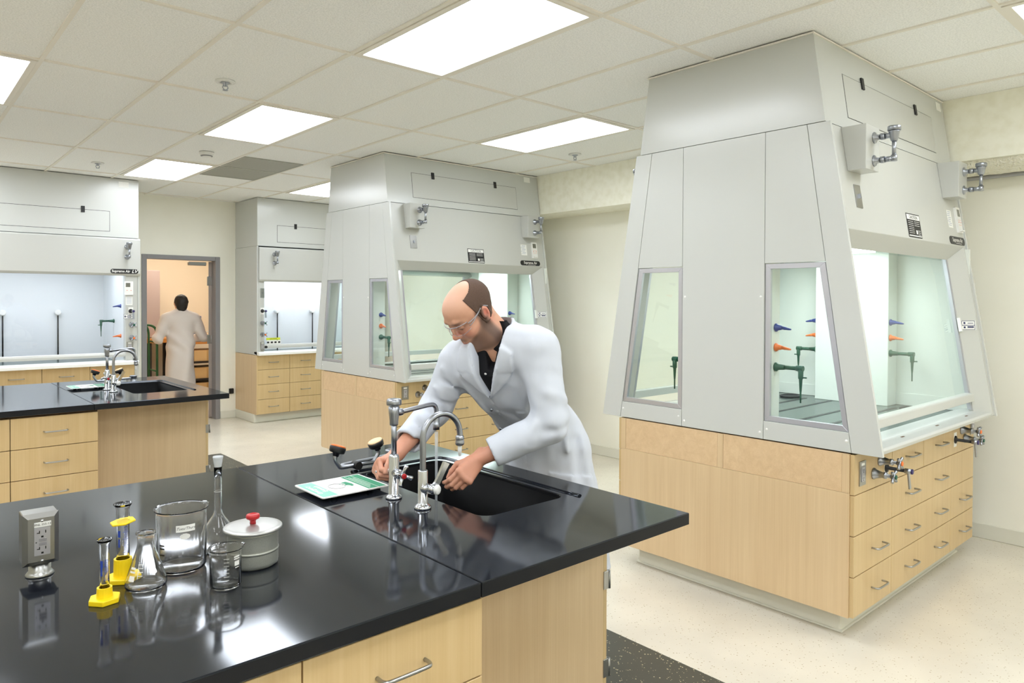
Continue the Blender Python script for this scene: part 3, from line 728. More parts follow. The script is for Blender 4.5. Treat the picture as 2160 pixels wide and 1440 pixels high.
# ---------------------------------------------------------------- fume hoods against the back wall
m_hoodlens = mat('wall_hood_lamp', (255, 255, 255), 0.5, emit=(240, 247, 255), es=HOODL*.70)
m_innerb = mat('wall_hood_liner', (226, 230, 232), 0.4)
def wall_hood(X0, X1, yf, label, blabel, fx_side, zsplit, zap0, zap1, base_in=0.0, rods=()):
    """fx_side: +1 fixtures read on the right jamb, -1 on the left jamb"""
    yb = YB-0.002; s = -1; xd = Vector((1, 0, 0)); up = Vector((0, 0, 1)); nn = Vector((0, -1, 0)); D = (0, -1, 0)
    t = thing('fume_hood', label, 'fume hood', ((X0+X1)/2, yb-0.3, 0.92))
    ch = B().box(X0+.004, X1-.012, yf, yb, zsplit+.003, H-.001).obj('duct_chase', m_hood, t)
    zc, hz = zsplit+0.17, 0.22
    for cx, w in (((X0+X1)/2-.01, (X1-X0)*.70),):
        b = B(); plate(b, (cx, yf, zc), xd, up, w, hz, .0006); b.obj('panel_reveal', m_black, t)
        b = B(); plate(b, (cx, yf-.0006, zc), xd, up, w-.008, hz-.008, .001); ap = b.obj('access_door', m_hood, t)
        for e in (-w/2+.255, w/2-.255):
            b = B(); plate(b, (cx+e, yf, zc+hz/2), xd, up, .034, .066, .01); b.obj('door_clip', m_black, ap)
    b = B(); plate(b, (X1-.16, yf, H-.06), xd, up, .1, .06, .001); b.obj('airflow_sticker', m_label, ch)
    # apron
    b = B(); ya = yf-.03
    b.prism([Vector((X0+.02, y, z)) for y, z in ((ya+.012, zap1), (ya, zap1-.014), (ya, zap0+.012), (ya+.018, zap0-.012), (ya+.05, zap0-.012), (ya+.05, zap1))], (X1-X0-.022, 0, 0), .002)
    b.obj('apron', m_hood2, t)
    # jambs, sides, liner
    jw = .13
    jl = (X0+.0205, X0+(.1 if fx_side < 0 else .13)); jr = (X1-.145, X1-.0225)
    for x0, x1 in (jl, jr):
        b = B().box(x0, x1, yf+.004, yf+.10, .925, zap0, .006); b.obj('jamb', m_hood2, t)
    for x0, x1 in ((X0, X0+.02), (X1-.022, X1-.002)):
        b = B().box(x0, x1, yf+.003, yb, .885, zsplit, .001); b.obj('side_panel', m_hood, t)
    xi0, xi1 = jl[1], jr[0]
    B().box(xi0-.02, xi1+.06, yb-.03, yb-.01, .9, zap0+.15).obj('back_liner', m_innerb, t)
    for x0, x1 in ((xi0-.02, xi0-.004), (xi1+.004, xi1+.02)):
        B().box(x0, x1, yf+.08, yb-.03, .9, zap0+.15).obj('side_liner', m_innerb, t)
    B().box(xi0-.02, xi1+.02, yf+.05, yb-.03, zap0+.15, zap0+.17).obj('chamber_ceiling', m_innerb, t)
    B().box(xi0+.18, xi1-.18, yf+.16, yf+.46, zap0+.135, zap0+.148).obj('lamp_lens', m_hoodlens, t)
    B().box(X0+.02, X1-.022, yf+.02, yb-.01, .885, .902).obj('work_surface', m_work, t)
    # sill, sash rail and glass
    b = B(); b.prism([Vector((X0-.0, y, z)) for y, z in ((yf-.075, .882), (yf-.075, .912), (yf-.06, .924), (yf+.09, .926), (yf+.09, .9), (yf+.0, .882))], (X1-X0-.03, 0, 0), .002); b.obj('airfoil_sill', m_label, t)
    b = B(); b.prism([Vector((xi0-.002, y, z)) for y, z in ((yf+.014, .965), (yf+.008, .99), (yf+.02, 1.012), (yf+.05, 1.016), (yf+.05, .965))], (xi1-xi0+.004, 0, 0), .003); b.obj('sash_rail', m_hood2, t)
    b = B(); b.quad((xi0, yf+.045, 1.012), (xi1, yf+.045, 1.012), (xi1, yf+.045, zap0+.1), (xi0, yf+.045, zap0+.1)); b.obj('sash_glass', m_glassc, t)
    for x in rods:
        b = B().cyl((x, yb-.075, .902), (x, yb-.075, 1.43), .0085, n=10); r = b.obj('lattice_rod', m_black, t)
        b = B().rings([((x, yb-.03, 1.438), .03), ((x, yb-.06, 1.438), .03), ((x, yb-.085, 1.438), .034), ((x, yb-.10, 1.438), .025)], 18); b.obj('rod_knob', m_white, r)
    # fixtures
    if fx_side > 0:
        cx = (jr[0]+jr[1])/2-.02; ins = xi1; di = (-1, 0, 0)
        b = B(); plate(b, (cx-.01, yf+.004, 1.715), xd, up, .085, .15, .02, .006); mo = b.obj('airflow_monitor', m_white, t)
        b = B(); plate(b, (cx-.02, yf-.016, 1.75), xd, up, .045, .045, .001); b.obj('display', MATS['lcd'], mo)
        b = B(); 
        for k in (-.02, .02): plate(b, (cx-.01+k, yf-.016, 1.69), xd, up, .01, .007, .001)
        b.obj('buttons', MATS['pale_red'], mo)
        b = B(); plate(b, (cx-.005, yf+.004, 1.58), xd, up, .07, .1, .001); pn = b.obj('paper_notice', m_label, t)
        b = B()
        for k in range(6): plate(b, (cx-.005, yf+.003, 1.615-k*.013), xd, up, .05, .003, .0005)
        b.obj('print', MATS['pale_ink'], pn)
        lever_valve(t, (cx+.012, yf+.004, 1.464), D)
        b = B(); plate(b, (cx-.015, yf+.004, 1.405), xd, up, .09, .05, .001); sl = b.obj('sash_label', m_label, t)
        b = B()
        for a_, b_, w_, h_ in ((0, .023, .088, .003), (0, -.023, .088, .003), (-.0435, 0, .003, .048), (.0435, 0, .003, .048), (.01, 0, .06, .004), (-.03, .0, .012, .02), (.012, .011, .04, .006), (.012, -.011, .04, .006)): plate(b, (cx-.015+a_, yf+.003, 1.405+b_), xd, up, w_, h_, .0004)
        b.obj('print', MATS['label_navy'], sl)
        cross_valve(t, (cx+.02, yf+.004, 1.315), D, m_green); cross_valve(t, (cx+.02, yf+.004, 1.172), D, m_orange)
        outlet(t, (cx+.0, yf+.004, 1.07), D)
        vacuum_breaker(t, (X1-.135, ya, 2.165), D)
        nozzle(t, (xi1+.004, yf+.22, 1.518), di, m_blue); nozzle(t, (xi1+.004, yf+.22, 1.185), di, m_orange)
        gooseneck(t, (xi1+.004, yf+.52, 1.345), di)
    else:
        cx = jl[1]-.028; di = (1, 0, 0)
        b = B(); plate(b, (cx, yf+.004, 1.68), xd, up, .05, .12, .005); sw = b.obj('light_switch', m_steel, t)
        b = B(); plate(b, (cx, yf+.0, 1.68), xd, up, .01, .022, .012); b.obj('toggle', m_chrome2, sw)
        lever_valve(t, (cx, yf+.004, 1.45), D); cross_valve(t, (cx, yf+.004, 1.295), D, m_green); cross_valve(t, (cx, yf+.004, 1.148), D, m_orange)
        outlet(t, (cx, yf+.004, .995), D, .05, .115)
        vacuum_breaker(t, (X0+.22, ya, 2.18), D)
        b = B(); plate(b, (X0+.235, yf+.044, 1.085), xd, up, .19, .03, .001); nb = b.obj('notice_band', mat('notice_yellow', (214, 226, 60), 0.5), t)
        b = B(); text_bm(b, 'CAUTION', .022, (X0+.235, yf+.0425, 1.085), xd, up); b.obj('notice_heading', m_ink, nb)
        b = B(); plate(b, (X0+.245, yf+.044, 1.04), xd, up, .19, .05, .001); nb = b.obj('notice', m_label, t)
        b = B()
        for k in range(4): plate(b, (X0+.165+k*.05, yf+.0425, 1.04), xd, up, .03, .022, .0004)
        b.obj('print', m_ink, nb)
        b = B().rings([((xi0+.02, yf+.006, .985), .018), ((xi0+.02, yf-.012, .985), .016)], 12); b.obj('sash_knob', m_black, t)
    if fx_side > 0:
        c = Vector((X1-.162, ya, zap0+.035))
        b = B(); plate(b, c, xd, up, .275, .05, .003, .024); pl = b.obj('name_plate', m_black, t)
        b = B(); text_bm(b, 'Supreme Air', .037, c+nn*.0032+xd*-.035, xd, up, bold=.0008, sx=.95); b.obj('lettering', m_label, pl)
        b = B(); text_bm(b, 'LV', .05, c+nn*.0032+xd*.098, xd, up, shear=.3, bold=.0008); b.obj('series_mark', m_label, pl)
    # base
    t2 = thing('base_cabinet', blabel, 'cabinet', ((X0+X1)/2, yb-.3, 0))
    yq = yf+.02+base_in; x0, x1 = X0+.002, X1-.05
    B().box(x0+.02, x1, yq+.02, yb, .115, .88).obj('carcass', m_gap, t2)
    B().box(x0, x0+.02, yq+.001, yb, .115, .88, .001).obj('side_panel', m_mapleside, t2)
    B().box(x0+.06 if fx_side > 0 else x0+.0, x1, yq+.09, yb, 0, .115, .01, 2).obj('toe_kick', m_base, t2)
    if fx_side > 0: B().box(x1, X1-.004, yq+.003, yb, 0, .882, .001).obj('filler_panel', m_hood2, t2)
    n = 4; xs = [x0 + .002 + (x1-x0-.004)*k/n for k in range(n+1)]
    if fx_side > 0: xs = [X1-.05-.4365*(4-k) for k in range(5)]; xs[0] = x0+.002
    zs = [.117, .308, .50, .690, .88]
    for k in range(n):
        for j in range(4): drawer(t2, xs[k], xs[k+1], zs[j], zs[j+1], yq, -1, ((xs[k]+xs[k+1])/2,))
    return t
wall_hood(-.42, 1.497, 5.15, 'fume hood on the back wall left of the doorway, brightly lit inside', 'row of maple drawers under the left wall hood, behind the far bench', 1, 2.262, 1.862, 2.258, rods=(.349, .876, -.18))
wall_hood(2.958, 4.80, 5.48, 'fume hood on the back wall right of the doorway, partly hidden by the middle hood', 'maple drawer cabinet on the floor right of the doorway', -1, 2.282, 1.84, 2.268, rods=(3.52, 4.05))
b = B(); plate(b, (2.90, YB, .36), (1, 0, 0), (0, 0, 1), .06, .07, .02, .008); tag(b.obj('wall_socket', m_black), 'small black box low on the wall right of the doorway', 'socket')
# ---------------------------------------------------------------- laboratory benches
CZ = 0.90
def rounded(x0, x1, y0, y1, r, n=5):
    pts = []
    for cx, cy, a0 in ((x1-r, y0+r, -90), (x1-r, y1-r, 0), (x0+r, y1-r, 90), (x0+r, y0+r, 180)):
        for k in range(n+1):
            a = math.radians(a0+90*k/n); pts.append((cx+r*math.cos(a), cy+r*math.sin(a)))
    return pts
def slab_with_hole(x0, x1, y0, y1, z0, z1, hole):
    """slab with a rounded opening: outer ring is bridged to the hole outline"""
    b = B(); n = len(hole); hx = sum(p[0] for p in hole)/n; hy = sum(p[1] for p in hole)/n
    outer = []
    for p in hole:                                   # radial projection on the rectangle, corners kept
        dx, dy = p[0]-hx, p[1]-hy
        k = min(((x1-hx)/dx if dx > 0 else (x0-hx)/dx) if abs(dx) > 1e-9 else 1e9, ((y1-hy)/dy if dy > 0 else (y0-hy)/dy) if abs(dy) > 1e-9 else 1e9)
        outer.append([hx+dx*k, hy+dy*k])
    for c in ((x0, y0), (x0, y1), (x1, y0), (x1, y1)):
        i = min(range(n), key=lambda i: (outer[i][0]-c[0])**2 + (outer[i][1]-c[1])**2); outer[i] = list(c)
    R = {}
    for z in (z0, z1):
        R[z] = ([b.b.verts.new((*p, z)) for p in outer], [b.b.verts.new((*p, z)) for p in hole])
    for i in range(n):
        j = (i+1) % n
        for z in (z0, z1):
            o, h = R[z]; b.b.faces.new((o[i], o[j], h[j], h[i]))
        b.b.faces.new((R[z0][0][i], R[z0][0][j], R[z1][0][j], R[z1][0][i])); b.b.faces.new((R[z0][1][i], R[z0][1][j], R[z1][1][j], R[z1][1][i]))
    bmesh.ops.recalc_face_normals(b.b, faces=b.b.faces)
    es = [e for e in b.b.edges if len(e.link_faces) == 2 and all(abs(v.co.z-z1) < 1e-6 for v in e.verts) and any(abs(f.normal.z) < .1 for f in e.link_faces)]
    bmesh.ops.bevel(b.b, geom=es, offset=.003, segments=2, profile=.5, affect='EDGES')
    return b
def edge_faces(o):
    for f in o.data.polygons:
        if abs(f.normal.z) < .3: f.material_index = 1
def bench(dx, dy, where, full):
    """dx, dy shift from the near bench"""
    T = lambda x, y, z: Vector((x+dx, y+dy, z))
    XA, XS, XE = -2.6, .441, 1.330; Y0, Y1 = -2.028, -.445; z0 = .862
    c = B().box(XA+dx, XS+dx, Y0+dy, Y1+dy, z0, CZ, .003, 2).obj('countertop', [m_blackep, m_blackedge]); edge_faces(c)
    tag(c, 'long plain black countertop slab of the %s bench, left of the joint' % where, 'countertop')
    hole = [(x+dx, y+dy) for x, y in rounded(.785, 1.165, -1.628, -.87, .045)]
    s = slab_with_hole(XS+.003+dx, XE+dx, Y0+dy, Y1+dy, z0, CZ, hole).obj('countertop', [m_blackep, m_blackedge]); edge_faces(s)
    tag(s, 'black countertop slab with the sink cut-out, end of the %s bench' % where, 'countertop')
    b = B(); b.tube([T(x, y, CZ-.005) for x, y in ((1.203, -1.66), (1.203, -1.4), (1.203, -1.0), (1.20, -.87), (1.17, -.832), (1.10, -.826), (.9, -.826), (.76, -.826))], .012, 12, 4); b.obj('drip_ridge', m_blackep, s)
    # basin
    b = B(); h2 = [(x+dx, y+dy) for x, y in rounded(.785, 1.165, -1.628, -.87, .045)]
    rings = []
    for z, k in ((CZ-.012, 1.0), (.66, .985), (.635, .94)):
        mx, my = .975+dx, -1.249+dy
        rings.append([b.b.verts.new((mx+(x-mx)*k, my+(y-my)*k, z)) for x, y in h2])
    for p, q in zip(rings, rings[1:]):
        for i in range(len(h2)): b.b.faces.new((p[i], p[(i+1) % len(h2)], q[(i+1) % len(h2)], q[i])).smooth = True
    b.b.faces.new(rings[-1]); ob = b.obj('basin', m_sink, s)
    so = ob.modifiers.new('s', 'SOLIDIFY'); so.thickness = .008; so.offset = 1
    B().lathe([(0, .002), (.03, .002), (.034, 0), (.026, .004), (0, .004)], T(.975, -1.25, .6355), 18).obj('drain', m_chrome2, s)
    # drawer cabinets along both long sides
    for d, yface, yback, side in ((-1, -2.0, -1.245, 'front'), (1, -.473, -1.228, 'rear')):
        for k, (x0, x1) in enumerate(((-.017, .470), (-.503, -.017), (-.99, -.503), (-1.477, -.99), (-1.964, -1.477))):
            if not full and k > 2: continue
            lab = ['right end of the row', 'second from the right', 'third from the right', 'fourth from the right', 'far left'][k]
            t = thing('drawer_cabinet', 'maple drawer cabinet, %s side of %s bench, %s' % (side, where, lab), 'cabinet', T((x0+x1)/2, (yface+yback)/2, 0))
            ya, yb_ = sorted((yface-d*.021+dy, yback+dy))
            B().box(x0+dx+.001, x1+dx-.001, ya, yb_, .1, .861).obj('carcass', m_gap, t)
            B().box(x1+dx-.019, x1+dx-.0005, ya+.001, yb_-.001, .1, .861).obj('side_panel', m_mapleside, t)
            yk0, yk1 = sorted((yface-d*.09+dy, yback+dy))
            B().box(x0+dx+.001, x1+dx-.001, yk0, yk1, 0, .1).obj('toe_kick', m_base, t)
            zz = [.102, .262, .455, .650, .848]
            for j in range(4): drawer(t, x0+dx, x1+dx, zz[j], zz[j+1], yface+dy, d, ((x0+x1)/2+dx,))
    # recessed sink cabinet with doors on the end
    t = thing('sink_cabinet', 'maple cabinet under the sink at the end of the %s bench' % where, 'cabinet', T(.87, -1.24, 0))
    y0, y1 = -1.722, -.752
    b = B()
    for bx in ((.475, 1.262, y0, y0+.02), (.475, 1.262, y1-.02, y1), (.475, .495, y0+.02, y1-.02)): b.box(bx[0]+dx, bx[1]+dx, bx[2]+dy, bx[3]+dy, .1, .861)
    b.obj('carcass', m_mapleside, t)
    B().box(.495+dx, 1.262+dx, y0+.02+dy, y1-.02+dy, .1, .12).obj('bottom_panel', m_mapleside, t)
    B().box(.5+dx, 1.19+dx, y0+.02+dy, y1-.02+dy, 0, .1).obj('toe_kick', m_base, t)
    B().box(1.2625+dx, 1.281+dx, y0+dy, y1+dy, .802, .859, .001).obj('apron_rail', m_maple, t)
    ym = (y0+y1)/2
    for a, c_, sd in ((y0, ym-.002, -1), (ym+.002, y1, 1)):
        dr = B().box(1.2625+dx, 1.281+dx, a+dy, c_+dy, .104, .798, .001).obj('door', m_maple, t)
        pull(dr, T(1.281, ym+sd*.05, .70), (1, 0, 0), .13, Vector((0, 0, 1)))
        yh = a if sd < 0 else c_
        b = B()
        for zh in (.60, .285):
            b.box(1.262+dx, 1.293+dx, yh-.004+dy, yh+.03+dy, zh-.032, zh+.032, .001)
            b.cyl(T(1.291, yh-.002, zh-.032), T(1.291, yh-.002, zh+.032), .0055, n=10)
        b.obj('hinge', m_steel, dr)
    # mixing faucet with swing spout
    wn = 'at the %s bench sink' % where
    f = thing('mixing_faucet', 'tall chrome mixing faucet with cross handles ' + wn, 'faucet', T(.685, -1.254, CZ))
    o = T(.685, -1.254, CZ); z = Vector((0, 0, 1)); X = Vector((1, 0, 0)); Yv = Vector((0, 1, 0))
    B().lathe([(0, 0), (.029, 0), (.029, .006), (.024, .011), (.0185, .016), (.0185, .145), (.0165, .15), (.0145, .155), (0, .155)], o, 24).obj('body', m_chrome, f)
    b = B().cyl(o+z*.15, o+z*.285, .0098, n=16)
    b.lathe([(.0098, .255), (.0145, .257), (.0155, .262), (.0155, .272), (.0185, .30), (.0195, .322), (.0165, .3235), (.0165, .327), (.0255, .328), (.0265, .331), (.0265, .344), (.0235, .349), (.012, .351), (0, .351)], o, 24)
    b.obj('riser', m_chrome2, f)
    sd = Vector((.93, .10, 0)).normalized()
    q = o + z*.300
    b = B().rings([(q, .013), (q+sd*.035, .013), (q+sd*.038, .0095)], 14)
    b.tube([q+sd*.03, q+sd*.10+z*.006, q+sd*.17+z*.011, q+sd*.192+z*.004, q+sd*.20-z*.015, q+sd*.20-z*.035], .0088, 12, 6)
    e = q + sd*.20
    b.rings([(e-z*.03, .0105), (e-z*.045, .013), (e-z*.06, .0115), (e-z*.062, .0135), (e-z*.085, .0125)], 14)
    b.obj('swing_spout', m_chrome2, f)
    va = Vector((-.10, -.995, 0)).normalized()
    for sg, cap in ((1, m_red), (-1, m_blue)):
        v = va*sg; h = o + z*.092
        b = B().rings([(h+v*.010, .0155), (h+v*.03, .0145), (h+v*.034, .017), (h+v*.05, .0165), (h+v*.053, .011), (h+v*.064, .008)], 16)
        b.obj('valve_bonnet', m_chrome, f)
        hp = h + v*.066; sx_ = v.cross(z)
        b = B().rings([(hp-v*.006, .010), (hp+v*.01, .010)], 12)
        for k in range(4):
            a = .35 + k*PI/2; r = z*math.sin(a) + sx_*math.cos(a)
            b.rings([(hp, .008), (hp+r*.018+v*.002, .0065), (hp+r*.034+v*.006, .0085), (hp+r*.038+v*.007, .005)], 10)
        hd = b.obj('cross_handle', m_chrome, f)
        B().rings([(hp+v*.01, .0095), (hp+v*.0135, .009), (hp+v*.015, .005)], 14).obj('index_button', cap, hd)
    # gooseneck pure-water faucet with a lever
    f2 = thing('gooseneck_faucet', 'chrome gooseneck faucet with a lever and white button ' + wn, 'faucet', T(.692, -1.42, CZ))
    o = T(.692, -1.42, CZ)
    B().lathe([(0, 0), (.029, 0), (.029, .006), (.023, .013), (.0165, .018), (.0165, .125), (.0155, .128), (0, .128)], o, 24).obj('body', m_chrome, f2)
    R = .077; sd = Vector((1, -.02, 0)).normalized()
    pts = [o+z*.12, o+z*.17, o+z*.232]
    for k in range(1, 9):
        a = PI*k/8; pts.append(o + z*(.232 + R*math.sin(a)) + sd*(R - R*math.cos(a)))
    pts += [o+sd*2*R+z*.222]
    b = B().tube(pts, .0103, 14, 4); e = o + sd*2*R + z*.222
    b.lathe([(.0103, .005), (.014, .002), (.0155, -.008), (.0135, -.012), (.0155, -.016), (.0155, -.026), (.013, -.03), (.008, -.031), (0, -.031)], e, 16)
    b.obj('spout', m_chrome2, f2)
    B().lathe([(.0075, -.03), (.0075, -.045), (.005, -.066), (.003, -.068), (0, -.066)], e, 12).obj('hose_tip', m_white, f2)
    v = Vector((.42, -.90, 0)).normalized(); h = o + z*.068
    b = B().ball(h+v*.008, .019, 8); b.rings([(h+v*.01, .0150), (h+v*.05, .0150)], 16); b.obj('valve_body', m_chrome, f2)
    B().rings([(h+v*.05, .0165), (h+v*.058, .0165), (h+v*.062, .013), (h+v*.063, .004)], 18).obj('index_button', m_white, f2)
    hp = h + v*.036 + z*.010; lr = Vector((.86, -.35, 0)).normalized(); ln = v
    b = B()
    pr = [(0, -.004, .013), (.012, .010, .013), (.022, .030, .012), (.034, .056, .013), (.044, .076, .015)]
    L_ = [hp + lr*(a-w_*.55) + z*(c_+w_*.28) for a, c_, w_ in pr]; R_ = [hp + lr*(a+w_*.55) + z*(c_-w_*.28) for a, c_, w_ in pr]
    for k in range(4): b.prism([L_[k], L_[k+1], R_[k+1], R_[k]], ln*.008)
    b.rings([(h+v*.026, .0175), (h+v*.046, .0175)], 16)
    b.obj('lever', m_chrome, f2)
    # swing-away eye wash
    w_ = thing('eyewash', 'twin-head eyewash with black nozzles beside the %s bench sink' % where, 'eyewash', T(1.0, -.765, CZ))
    o = T(.99, -.765, CZ)
    B().lathe([(0, 0), (.030, 0), (.030, .004), (.026, .008), (.026, .042), (.030, .044), (.030, .05), (.026, .052), (0, .052)], o, 22).obj('pedestal', m_chrome2, w_)
    zc = .030
    b = B().tube([T(.98, -.768, CZ+zc), T(.90, -.782, CZ+zc), T(.80, -.795, CZ+zc), T(.735, -.805, CZ+zc), T(.722, -.822, CZ+zc), T(.74, -.838, CZ+zc), T(.775, -.842, CZ+zc)], .0085, 12, 6)
    b.obj('swing_arm', m_chrome2, w_)
    c0 = T(.772, -.842, CZ+zc)
    B().rings([(c0-Vector((0, .022, 0)), .0165), (c0+Vector((0, .018, 0)), .0165)], 16).obj('hub', m_black, w_)
    for sg, dxh in ((-1, -.092), (1, .10)):
        q = c0 + X*dxh
        b = B().tube([c0, c0+X*dxh*.35, c0+X*dxh*.75+z*.001, q-X*.012*sg+z*.012, q+X*.002*sg+z*.035, q+z*.052], .0082, 12, 6); b.obj('nozzle_arm', m_chrome2, w_)
        ax = Vector((-.38*sg, .05, 1)).normalized(); p = q + z*.052
        hd = B().rings([(p-ax*.004, .012), (p+ax*.008, .014), (p+ax*.010, .027), (p+ax*.014, .031), (p+ax*.030, .033), (p+ax*.034, .031)], 20).obj('spray_head', m_black, w_)
        B().rings([(p+ax*.034, .0305), (p+ax*.038, .030), (p+ax*.041, .022), (p+ax*.042, .006)], 20).obj('dust_cap', m_orange if sg < 0 else mat('cream_cap', (250, 214, 170), .5) if 'cream_cap' not in MATS else (m_orange if sg < 0 else MATS['cream_cap']), hd)
    # sign
    zs = CZ + .014
    c = T(.597, -1.042, zs)
    s_ = thing('eyewash_sign', 'white and green eyewash sign lying beside the faucets of the %s bench' % where, 'sign', T(.597, -1.042, CZ))
    xd, yd = (0, 1, 0), (-1, 0, 0)
    b = B(); plate(b, c, xd, yd, .222, .265, .004, .008); b.obj('board', m_label, s_)
    up = Vector((0, 0, 1)); n0 = c + up*.0041
    b = B(); plate(b, n0+X*-.098, xd, yd, .206, .056, .0004); b.obj('header_band', m_signlight, s_)
    b = B(); plate(b, n0+X*.072, xd, yd, .206, .040, .0004); plate(b, n0+X*.110, xd, yd, .206, .030, .0004); b.obj('footer_band', m_signgreen, s_)
    b = B(); text_bm(b, 'Emergency', .026, n0+up*.0005+X*-.112, xd, yd, bold=.0006, sx=1.05); text_bm(b, 'Eyewash', .026, n0+up*.0005+X*-.085, xd, yd, bold=.0006, sx=1.05)
    b.obj('lettering', m_label, s_); b = B()
    for k in range(3): plate(b, n0+up*.0005+X*(.062+k*.010), xd, yd, .19-.03*k, .0022, .0003)
    b.obj('footer_lettering', m_label, s_)
    b = B()
    pts = [n0+up*.0008+X*(-.022+.030*math.cos(2*PI*k/24))+Yv*(-.004+.034*math.sin(2*PI*k/24)) for k in range(25)]
    b.tube(pts, .0008, 4, 1); b.obj('pictogram_outline', m_frame, s_)
    b = B(); b.prism([n0+X*x+Yv*y for x, y in ((.012, .03), (.034, .034), (.040, -.002), (.036, -.026), (.024, -.034), (.022, -.014), (.010, -.010), (.018, .008))], (0, 0, .0005))
    for k in range(4): plate(b, n0+X*(.004+.003*k)+Yv*(.012-.012*k), (1, .3*k-.4, 0), (-(.3*k-.4), 1, 0), .016, .0012, .0005)
    b.obj('pictogram_hand', m_signgreen, s_)
    b = B()
    for x in (-.075, .07): b.lathe([(0, 0), (.012, 0), (.012, .011), (.008, .0139), (0, .0139)], T(.597+x, -1.122, CZ), 14)
    for x in (-.075, .07): b.lathe([(0, 0), (.012, 0), (.012, .011), (.008, .0139), (0, .0139)], T(.597+x, -.962, CZ), 14)
    b.obj('rubber_foot', m_black, s_)
bench(0, 0, 'near', True)
bench(-.05, 3.935, 'far', True)
ws = B().rings([((.8845, -1.233, 1.108), .0065), ((.8845, -1.233, 1.0), .0052), ((.8845, -1.233, .8), .0045), ((.8845, -1.233, .637), .006)], 14).obj('water_stream', mat('aerated_water', (225, 232, 238), .25, Alpha=.38))
tag(ws, 'thin stream of water falling from the near swing spout into the sink', 'water')

# ---------------------------------------------------------------- glassware and fittings on the near bench
def vessel(prof_out, prof_in, o, name, parent, spout=None, n=40):
    """thick-walled vessel: outer profile up, inner profile down; optional pouring lip"""
    b = B(); b.lathe(prof_out + prof_in, o, n)
    if spout:
        ang, amt, ztop, span = spout; o = Vector(o)
        for v in b.b.verts:
            r = v.co - o
            if r.z > ztop - span:
                a = math.atan2(r.y, r.x); da = (a-ang+PI) % (2*PI) - PI
                k = math.exp(-(da/.28)**2)*((r.z-(ztop-span))/span)
                rr = math.hypot(r.x, r.y)
                if rr > 1e-6: v.co.x += r.x/rr*amt*k; v.co.y += r.y/rr*amt*k
                v.co.z += -amt*.25*k
    return b.obj(name, m_lab, parent)
RD = Vector((.754, -.657, 0)); FD = Vector((.657, .754, 0))
def wrap_marks(parent, o, rfun, items, m, name):
    """flat marks on the glass, following its radius: items = (angle, z, w, h)"""
    b = B(); o = Vector(o)
    for a, z, w_, h_ in items:
        r = rfun(z)+.0004; k = max(1, int(w_/.006)); vs = []
        for i in range(k+1):
            t_ = a + (i/k-.5)*w_/r
            vs.append([b.b.verts.new(o+Vector((rfun(zz)+.0004)*Vector((math.cos(t_), math.sin(t_), 0)) if False else Vector((math.cos(t_)*(rfun(zz)+.0004), math.sin(t_)*(rfun(zz)+.0004), zz)))) for zz in (z-h_/2, z+h_/2)])
        for i in range(k): b.b.faces.new((vs[i][0], vs[i+1][0], vs[i+1][1], vs[i][1]))
    return b.obj(name, m, parent)
CAMA = math.atan2(-3.3635+1.45, -.6731+.09)         # bearing of the viewer's side of the bench
m_bluemark = mat('blue_graduation', (40, 70, 170), .5)
m_whitemark = mat('white_enamel_mark', (232, 232, 228), .5)
# large beaker
o = (-.087, -1.447, CZ+.0005)
t = thing('beaker', 'large glass beaker labelled Tues/Thurs on the near bench', 'beaker', o)
vessel([(0, 0), (.05, 0), (.0565, .003), (.0605, .010), (.0605, .148), (.0625, .153), (.066, .156)], [(.0655, .158), (.060, .155), (.0588, .148), (.0588, .011), (.054, .006), (.048, .0045), (0, .0045)], o, 'body', t, (.25, .012, .158, .03))
a0 = CAMA+.12
lb = wrap_marks(t, o, lambda z: .0605, [(a0+.05, .118, .046, .017)], m_label, 'paper_label')
b = B(); c = Vector(o)+Vector((math.cos(a0+.05)*.0612, math.sin(a0+.05)*.0612, .118)); tx = Vector((-math.sin(a0+.05), math.cos(a0+.05), 0))
text_bm(b, 'Tues/Thurs', .0098, c, tx, (0, 0, 1), .0004, shear=.35)
r0 = .0612
for v in b.b.verts:
    q = v.co - c; s_ = q.dot(tx); a = a0+.05+s_/r0
    v.co = Vector(o)+Vector((math.cos(a)*r0, math.sin(a)*r0, v.co.z-o[2]))
b.obj('handwriting', m_ink, lb)
wrap_marks(t, o, lambda z: .0605, [(a0+.02, .0915+k*.0016, .025*math.sqrt(max(.05, 1-((k-4)/4.4)**2)), .0017) for k in range(9)], m_whitemark, 'marking_patch')
wrap_marks(t, o, lambda z: .0605, [(a0-.95, .075-.008*k, .016, .0035) for k in (0, 1, 3)], m_ink, 'printed_mark')
# Erlenmeyer flask
o = (-.191, -1.519, CZ+.0005)
t = thing('erlenmeyer_flask', 'conical glass flask between the yellow-footed cylinder and the large beaker', 'flask', o)
vessel([(0, 0), (.040, 0), (.0455, .004), (.047, .012), (.0455, .02), (.024, .085), (.0205, .096), (.0192, .104), (.0192, .124), (.021, .126), (.0225, .129)], [(.0225, .132), (.019, .1325), (.0172, .128), (.0172, .104), (.0185, .096), (.022, .084), (.0432, .02), (.0445, .012), (.043, .0065), (.038, .004), (0, .004)], o, 'body', t)
rf = lambda z: .0455-(z-.02)*.331 if z < .085 else .0205
a0 = CAMA-.3
wrap_marks(t, o, rf, [(a0, .04+.008*k, .012, .0012) for k in range(4)] + [(a0-.13, .052, .0012, .036)] + [(a0-.55, .055, .014, .005), (a0-.55, .047, .016, .004)], m_whitemark, 'graduation')
wrap_marks(t, o, rf, [(a0-.5, .033, .016, .012)], m_whitemark, 'marking_patch')
